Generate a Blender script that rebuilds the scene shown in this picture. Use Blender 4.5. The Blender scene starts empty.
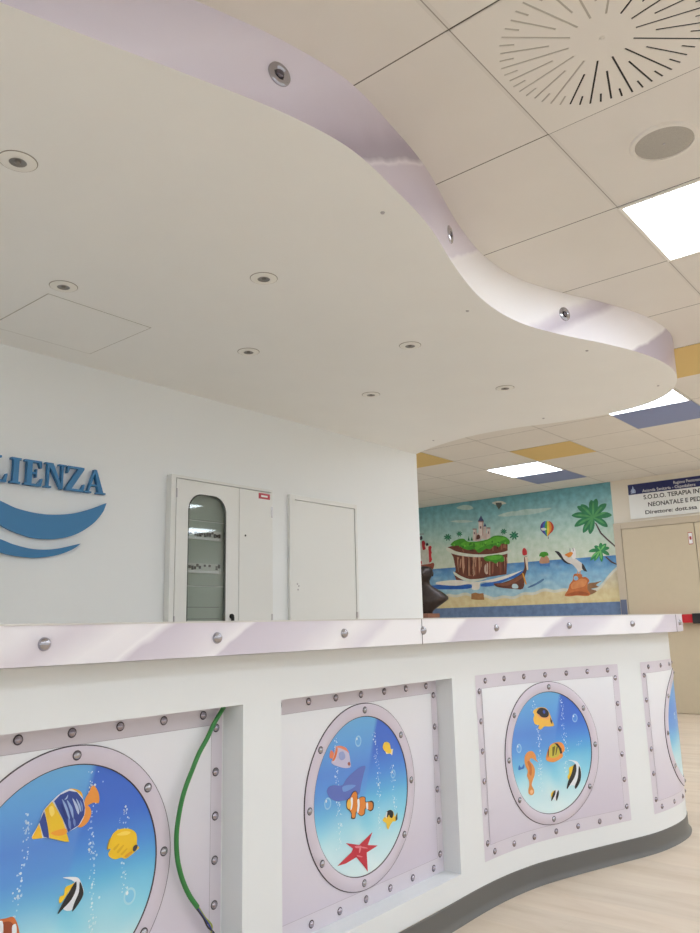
import bpy, bmesh, math, random
from mathutils import Vector, Matrix
from mathutils.geometry import tessellate_polygon
random.seed(7)
SC = bpy.context.scene
COL = SC.collection

# ------------------------------------------------------------------ helpers
def lin(c):
    r = []
    for x in c[:3]:
        x = x / 255.0
        r.append(x / 12.92 if x <= 0.04045 else ((x + 0.055) / 1.055) ** 2.4)
    return tuple(r)

def tag(o, label=None, cat=None, group=None, kind=None):
    if label: o['label'] = label
    if cat: o['category'] = cat
    if group: o['group'] = group
    if kind: o['kind'] = kind
    return o

def empty(name, loc, label=None, cat=None, group=None, kind=None):
    o = bpy.data.objects.new(name, None)
    o.empty_display_size = 0.05
    COL.objects.link(o)
    o.location = loc
    return tag(o, label, cat, group, kind)

def world_of(o):
    p = Vector(o.location)
    while o.parent:
        o = o.parent
        p = p + Vector(o.location)
    return p

def obj(name, bm, mats, parent=None, smooth=False):
    """bm is in world coordinates; the object is put at its parent's origin"""
    me = bpy.data.meshes.new(name)
    if parent is not None:
        w = world_of(parent)
        bmesh.ops.translate(bm, verts=bm.verts, vec=-w)
    if smooth:
        for f in bm.faces: f.smooth = True
    bm.to_mesh(me); bm.free()
    for m in (mats if isinstance(mats, (list, tuple)) else [mats]):
        me.materials.append(m)
    o = bpy.data.objects.new(name, me)
    COL.objects.link(o)
    if parent is not None: o.parent = parent
    if smooth:
        try: me.set_sharp_from_angle(angle=math.radians(40))
        except Exception: pass
    return o

def obj_local(name, bm, mat, loc, parent=None, smooth=False):
    """bm around its own origin, object placed at world loc"""
    me = bpy.data.meshes.new(name)
    if smooth:
        for f in bm.faces: f.smooth = True
    bm.to_mesh(me); bm.free()
    for m in (mat if isinstance(mat, (list, tuple)) else [mat]): me.materials.append(m)
    o = bpy.data.objects.new(name, me); COL.objects.link(o)
    if parent is not None:
        o.parent = parent; o.location = Vector(loc) - world_of(parent)
    else: o.location = loc
    if smooth:
        try: me.set_sharp_from_angle(angle=math.radians(40))
        except Exception: pass
    return o

def box(bm, x0, x1, y0, y1, z0, z1, bevel=0.0, mi=0):
    vs = [bm.verts.new((x, y, z)) for x in (x0, x1) for y in (y0, y1) for z in (z0, z1)]
    q = [(0,1,3,2),(4,6,7,5),(0,4,5,1),(2,3,7,6),(0,2,6,4),(1,5,7,3)]
    fs = [bm.faces.new([vs[i] for i in f]) for f in q]
    for f in fs: f.material_index = mi
    if bevel:
        es = set()
        for f in fs: es.update(f.edges)
        r = bmesh.ops.bevel(bm, geom=list(es), offset=bevel, segments=2, affect='EDGES', profile=0.7)
        for f in r['faces']: f.material_index = mi
    return fs

def boxm(*a, **k):
    bm = bmesh.new(); box(bm, *a, **k); return bm

def lathe(bm, prof, n=32, M=None, mi=0):
    """prof: list of (r, z) from one end to the other, revolved about +Z"""
    rings = []
    for r, z in prof:
        if r < 1e-6: rings.append([bm.verts.new((0, 0, z))])
        else: rings.append([bm.verts.new((r*math.cos(2*math.pi*k/n), r*math.sin(2*math.pi*k/n), z)) for k in range(n)])
    for a, b in zip(rings[:-1], rings[1:]):
        for k in range(n):
            k2 = (k+1) % n
            if len(a) == 1 and len(b) == 1: continue
            if len(a) == 1: f = bm.faces.new((a[0], b[k], b[k2]))
            elif len(b) == 1: f = bm.faces.new((a[k], b[0], a[k2]))
            else: f = bm.faces.new((a[k], b[k], b[k2], a[k2]))
            f.material_index = mi
    if M is not None:
        vs = [v for r in rings for v in r]
        for v in vs: v.co = M @ v.co
    bmesh.ops.recalc_face_normals(bm, faces=bm.faces)

def tube(bm, pts, r, n=10, r_end=None):
    pts = [Vector(p) for p in pts]
    rings = []; up = Vector((0, 1, 0))
    for i, p in enumerate(pts):
        t = (pts[min(i+1, len(pts)-1)] - pts[max(i-1, 0)]).normalized()
        a = t.cross(up)
        if a.length < 1e-4: a = t.cross(Vector((1, 0, 0)))
        a.normalize(); b = t.cross(a).normalized()
        rr = r if r_end is None else r + (r_end - r)*i/(len(pts)-1)
        rings.append([bm.verts.new(p + a*rr*math.cos(2*math.pi*k/n) + b*rr*math.sin(2*math.pi*k/n)) for k in range(n)])
    for A, B in zip(rings[:-1], rings[1:]):
        for k in range(n):
            bm.faces.new((A[k], A[(k+1) % n], B[(k+1) % n], B[k]))
    bm.faces.new(rings[0][::-1]); bm.faces.new(rings[-1])
    bmesh.ops.recalc_face_normals(bm, faces=bm.faces)

def spline(P, n=12, closed=False):
    """Catmull-Rom through P (chord scaled), any dimension"""
    P = [Vector(p) for p in P]; o = []; m = len(P)
    rng = m if closed else m-1
    for i in range(rng):
        g = (lambda k: P[k % m]) if closed else (lambda k: P[min(max(k, 0), m-1)])
        p0, p1, p2, p3 = g(i-1), g(i), g(i+1), g(i+2)
        d = (p2-p1).length
        d0 = (p1-p0).length; d2 = (p3-p2).length
        m1 = (p2-p0)/max(d+d0, 1e-9); m2 = (p3-p1)/max(d+d2, 1e-9)
        if not closed and i == 0: m1 = (p2-p1)/max(d, 1e-9)
        if not closed and i == rng-1: m2 = (p2-p1)/max(d, 1e-9)
        for k in range(n):
            t = k/n
            o.append(p1*(2*t**3-3*t*t+1) + m1*d*(t**3-2*t*t+t) + p2*(-2*t**3+3*t*t) + m2*d*(t**3-t*t))
    if not closed: o.append(P[-1])
    return o

# ---------------------------------------------------------------- materials
def mat(name, rgb, rough=0.5, metal=0.0, spec=0.5, noise=None, bump=None):
    m = bpy.data.materials.new(name); m.use_nodes = True
    nt = m.node_tree; b = nt.nodes['Principled BSDF']
    c = lin(rgb)
    b.inputs['Base Color'].default_value = (*c, 1)
    b.inputs['Roughness'].default_value = rough
    b.inputs['Metallic'].default_value = metal
    b.inputs['Specular IOR Level'].default_value = spec
    if noise or bump:
        tc = nt.nodes.new('ShaderNodeTexCoord')
        n = nt.nodes.new('ShaderNodeTexNoise'); n.inputs['Detail'].default_value = 4
        n.inputs['Scale'].default_value = (noise or bump)[0]
        nt.links.new(tc.outputs['Object'], n.inputs['Vector'])
        if noise:
            mx = nt.nodes.new('ShaderNodeMix'); mx.data_type = 'RGBA'
            f = noise[1]
            mx.inputs['A'].default_value = (*[x*(1-f) for x in c], 1)
            mx.inputs['B'].default_value = (*[min(1, x*(1+f)) for x in c], 1)
            nt.links.new(n.outputs['Fac'], mx.inputs['Factor'])
            nt.links.new(mx.outputs['Result'], b.inputs['Base Color'])
        if bump:
            bp = nt.nodes.new('ShaderNodeBump'); bp.inputs['Strength'].default_value = bump[1]
            bp.inputs['Distance'].default_value = 0.002
            nt.links.new(n.outputs['Fac'], bp.inputs['Height'])
            nt.links.new(bp.outputs['Normal'], b.inputs['Normal'])
    return m

def emat(name, rgb, strength):
    m = bpy.data.materials.new(name); m.use_nodes = True
    nt = m.node_tree; nt.nodes.clear()
    e = nt.nodes.new('ShaderNodeEmission'); o = nt.nodes.new('ShaderNodeOutputMaterial')
    e.inputs['Color'].default_value = (*lin(rgb), 1); e.inputs['Strength'].default_value = strength
    nt.links.new(e.outputs[0], o.inputs['Surface'])
    return m

def attr_mat(name, rough=0.45, brush=None):
    m = bpy.data.materials.new(name); m.use_nodes = True
    nt = m.node_tree; b = nt.nodes['Principled BSDF']
    a = nt.nodes.new('ShaderNodeVertexColor'); a.layer_name = 'Ink'
    b.inputs['Roughness'].default_value = rough
    if brush:
        tc = nt.nodes.new('ShaderNodeTexCoord'); n = nt.nodes.new('ShaderNodeTexNoise'); n.inputs['Scale'].default_value = brush; n.inputs['Detail'].default_value = 6
        nt.links.new(tc.outputs['Object'], n.inputs['Vector'])
        mx = nt.nodes.new('ShaderNodeMix'); mx.data_type = 'RGBA'; mx.blend_type = 'OVERLAY'; mx.inputs['Factor'].default_value = 0.45
        nt.links.new(a.outputs['Color'], mx.inputs['A']); nt.links.new(n.outputs['Fac'], mx.inputs['B']); nt.links.new(mx.outputs['Result'], b.inputs['Base Color'])
    else: nt.links.new(a.outputs['Color'], b.inputs['Base Color'])
    return m

def math_node(nt, op, a, b=None):
    n = nt.nodes.new('ShaderNodeMath'); n.operation = op
    for i, x in enumerate((a, b)):
        if x is None: continue
        if isinstance(x, (int, float)): n.inputs[i].default_value = x
        else: nt.links.new(x, n.inputs[i])
    return n.outputs[0]

def ceiling_mat():
    """mineral fibre tiles of 60 cm; the joints along y are open dark slits, those along x a thin painted bar"""
    m = bpy.data.materials.new('ceiling_tile_board'); m.use_nodes = True
    nt = m.node_tree; b = nt.nodes['Principled BSDF']
    tc = nt.nodes.new('ShaderNodeTexCoord'); sp = nt.nodes.new('ShaderNodeSeparateXYZ')
    nt.links.new(tc.outputs['Object'], sp.inputs[0])
    def joint(out, off, half):
        f = math_node(nt, 'FRACT', math_node(nt, 'DIVIDE', math_node(nt, 'SUBTRACT', out, off), 0.6))
        d = math_node(nt, 'MINIMUM', f, math_node(nt, 'SUBTRACT', 1.0, f))
        return math_node(nt, 'LESS_THAN', d, half/0.6)
    jx = joint(sp.outputs['X'], TX, 0.0022)
    jy = joint(sp.outputs['Y'], TY, 0.0018)
    bar = joint(sp.outputs['Y'], TY, 0.012)
    n = nt.nodes.new('ShaderNodeTexNoise'); n.inputs['Scale'].default_value = 3.0; n.inputs['Detail'].default_value = 5
    nt.links.new(tc.outputs['Object'], n.inputs['Vector'])
    base = lin((229, 225, 219))
    m1 = nt.nodes.new('ShaderNodeMix'); m1.data_type = 'RGBA'
    m1.inputs['A'].default_value = (*[x*0.95 for x in base], 1); m1.inputs['B'].default_value = (*[x*1.04 for x in base], 1)
    nt.links.new(n.outputs['Fac'], m1.inputs['Factor'])
    m2 = nt.nodes.new('ShaderNodeMix'); m2.data_type = 'RGBA'
    m2.inputs['B'].default_value = (*lin((222, 218, 212)), 1)
    nt.links.new(bar, m2.inputs['Factor']); nt.links.new(m1.outputs['Result'], m2.inputs['A'])
    m3 = nt.nodes.new('ShaderNodeMix'); m3.data_type = 'RGBA'
    m3.inputs['B'].default_value = (*lin((70, 62, 52)), 1)
    nt.links.new(math_node(nt, 'MULTIPLY', jx, 0.9), m3.inputs['Factor']); nt.links.new(m2.outputs['Result'], m3.inputs['A'])
    m4 = nt.nodes.new('ShaderNodeMix'); m4.data_type = 'RGBA'
    m4.inputs['B'].default_value = (*lin((110, 100, 86)), 1)
    nt.links.new(math_node(nt, 'MULTIPLY', jy, 0.6), m4.inputs['Factor']); nt.links.new(m3.outputs['Result'], m4.inputs['A'])
    nt.links.new(m4.outputs['Result'], b.inputs['Base Color'])
    b.inputs['Roughness'].default_value = 0.9; b.inputs['Specular IOR Level'].default_value = 0.2
    return m

def floor_mat():
    m = bpy.data.materials.new('pale_wood_vinyl'); m.use_nodes = True
    nt = m.node_tree; b = nt.nodes['Principled BSDF']
    tc = nt.nodes.new('ShaderNodeTexCoord'); mp = nt.nodes.new('ShaderNodeMapping')
    nt.links.new(tc.outputs['Object'], mp.inputs['Vector'])
    mp.inputs['Scale'].default_value = (6.0, 0.9, 1.0)
    n = nt.nodes.new('ShaderNodeTexNoise'); n.inputs['Scale'].default_value = 2.2; n.inputs['Detail'].default_value = 8
    n.inputs['Roughness'].default_value = 0.6; n.inputs['Distortion'].default_value = 0.6
    nt.links.new(mp.outputs[0], n.inputs['Vector'])
    r = nt.nodes.new('ShaderNodeValToRGB')
    r.color_ramp.elements[0].position = 0.28; r.color_ramp.elements[0].color = (*lin((202, 184, 160)), 1)
    r.color_ramp.elements[1].position = 0.70; r.color_ramp.elements[1].color = (*lin((220, 206, 186)), 1)
    e = r.color_ramp.elements.new(0.5); e.color = (*lin((213, 197, 177)), 1)
    nt.links.new(n.outputs['Fac'], r.inputs[0])
    bk = nt.nodes.new('ShaderNodeTexBrick')
    bk.inputs['Scale'].default_value = 1.0; bk.inputs['Brick Width'].default_value = 1.25; bk.inputs['Row Height'].default_value = 0.19
    bk.inputs['Mortar Size'].default_value = 0.0008; bk.offset = 0.37
    bk.inputs['Color1'].default_value = (0.97, 0.97, 0.97, 1); bk.inputs['Color2'].default_value = (1.03, 1.02, 1.01, 1)
    bk.inputs['Mortar'].default_value = (0.93, 0.92, 0.90, 1)
    mb = nt.nodes.new('ShaderNodeMapping'); mb.inputs['Rotation'].default_value = (0, 0, math.pi/2); nt.links.new(tc.outputs['Object'], mb.inputs['Vector'])
    nt.links.new(mb.outputs[0], bk.inputs['Vector'])
    mx = nt.nodes.new('ShaderNodeMix'); mx.data_type = 'RGBA'; mx.blend_type = 'MULTIPLY'; mx.inputs['Factor'].default_value = 1.0
    nt.links.new(r.outputs[0], mx.inputs['A']); nt.links.new(bk.outputs['Color'], mx.inputs['B'])
    nt.links.new(mx.outputs['Result'], b.inputs['Base Color'])
    b.inputs['Roughness'].default_value = 0.42
    return m

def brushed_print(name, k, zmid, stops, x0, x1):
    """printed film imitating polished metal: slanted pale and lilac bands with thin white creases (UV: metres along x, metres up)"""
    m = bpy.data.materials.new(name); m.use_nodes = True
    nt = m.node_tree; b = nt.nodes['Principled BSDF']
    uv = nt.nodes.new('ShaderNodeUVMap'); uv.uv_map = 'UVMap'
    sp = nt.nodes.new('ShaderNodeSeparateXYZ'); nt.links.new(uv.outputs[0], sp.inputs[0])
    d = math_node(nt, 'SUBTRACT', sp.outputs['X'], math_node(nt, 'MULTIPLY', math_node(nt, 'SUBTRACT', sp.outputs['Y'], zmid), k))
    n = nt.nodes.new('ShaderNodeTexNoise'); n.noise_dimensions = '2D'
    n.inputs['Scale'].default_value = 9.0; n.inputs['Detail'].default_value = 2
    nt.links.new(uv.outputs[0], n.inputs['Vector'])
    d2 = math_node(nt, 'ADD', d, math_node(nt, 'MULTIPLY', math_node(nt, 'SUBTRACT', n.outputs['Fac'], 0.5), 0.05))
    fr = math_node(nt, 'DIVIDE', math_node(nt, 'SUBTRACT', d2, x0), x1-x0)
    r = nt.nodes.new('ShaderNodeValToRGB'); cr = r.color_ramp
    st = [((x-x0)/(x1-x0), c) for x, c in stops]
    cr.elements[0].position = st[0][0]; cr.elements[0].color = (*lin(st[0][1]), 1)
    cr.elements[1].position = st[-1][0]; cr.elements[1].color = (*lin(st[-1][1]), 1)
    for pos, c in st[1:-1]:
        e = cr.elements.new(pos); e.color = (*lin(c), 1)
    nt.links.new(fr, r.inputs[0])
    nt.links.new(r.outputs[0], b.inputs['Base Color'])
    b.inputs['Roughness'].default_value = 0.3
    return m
LED = 7.0
EXPO = 1.14
CAMP = (769.231, 0.203683, -0.0239172, 0.6884885)
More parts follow.
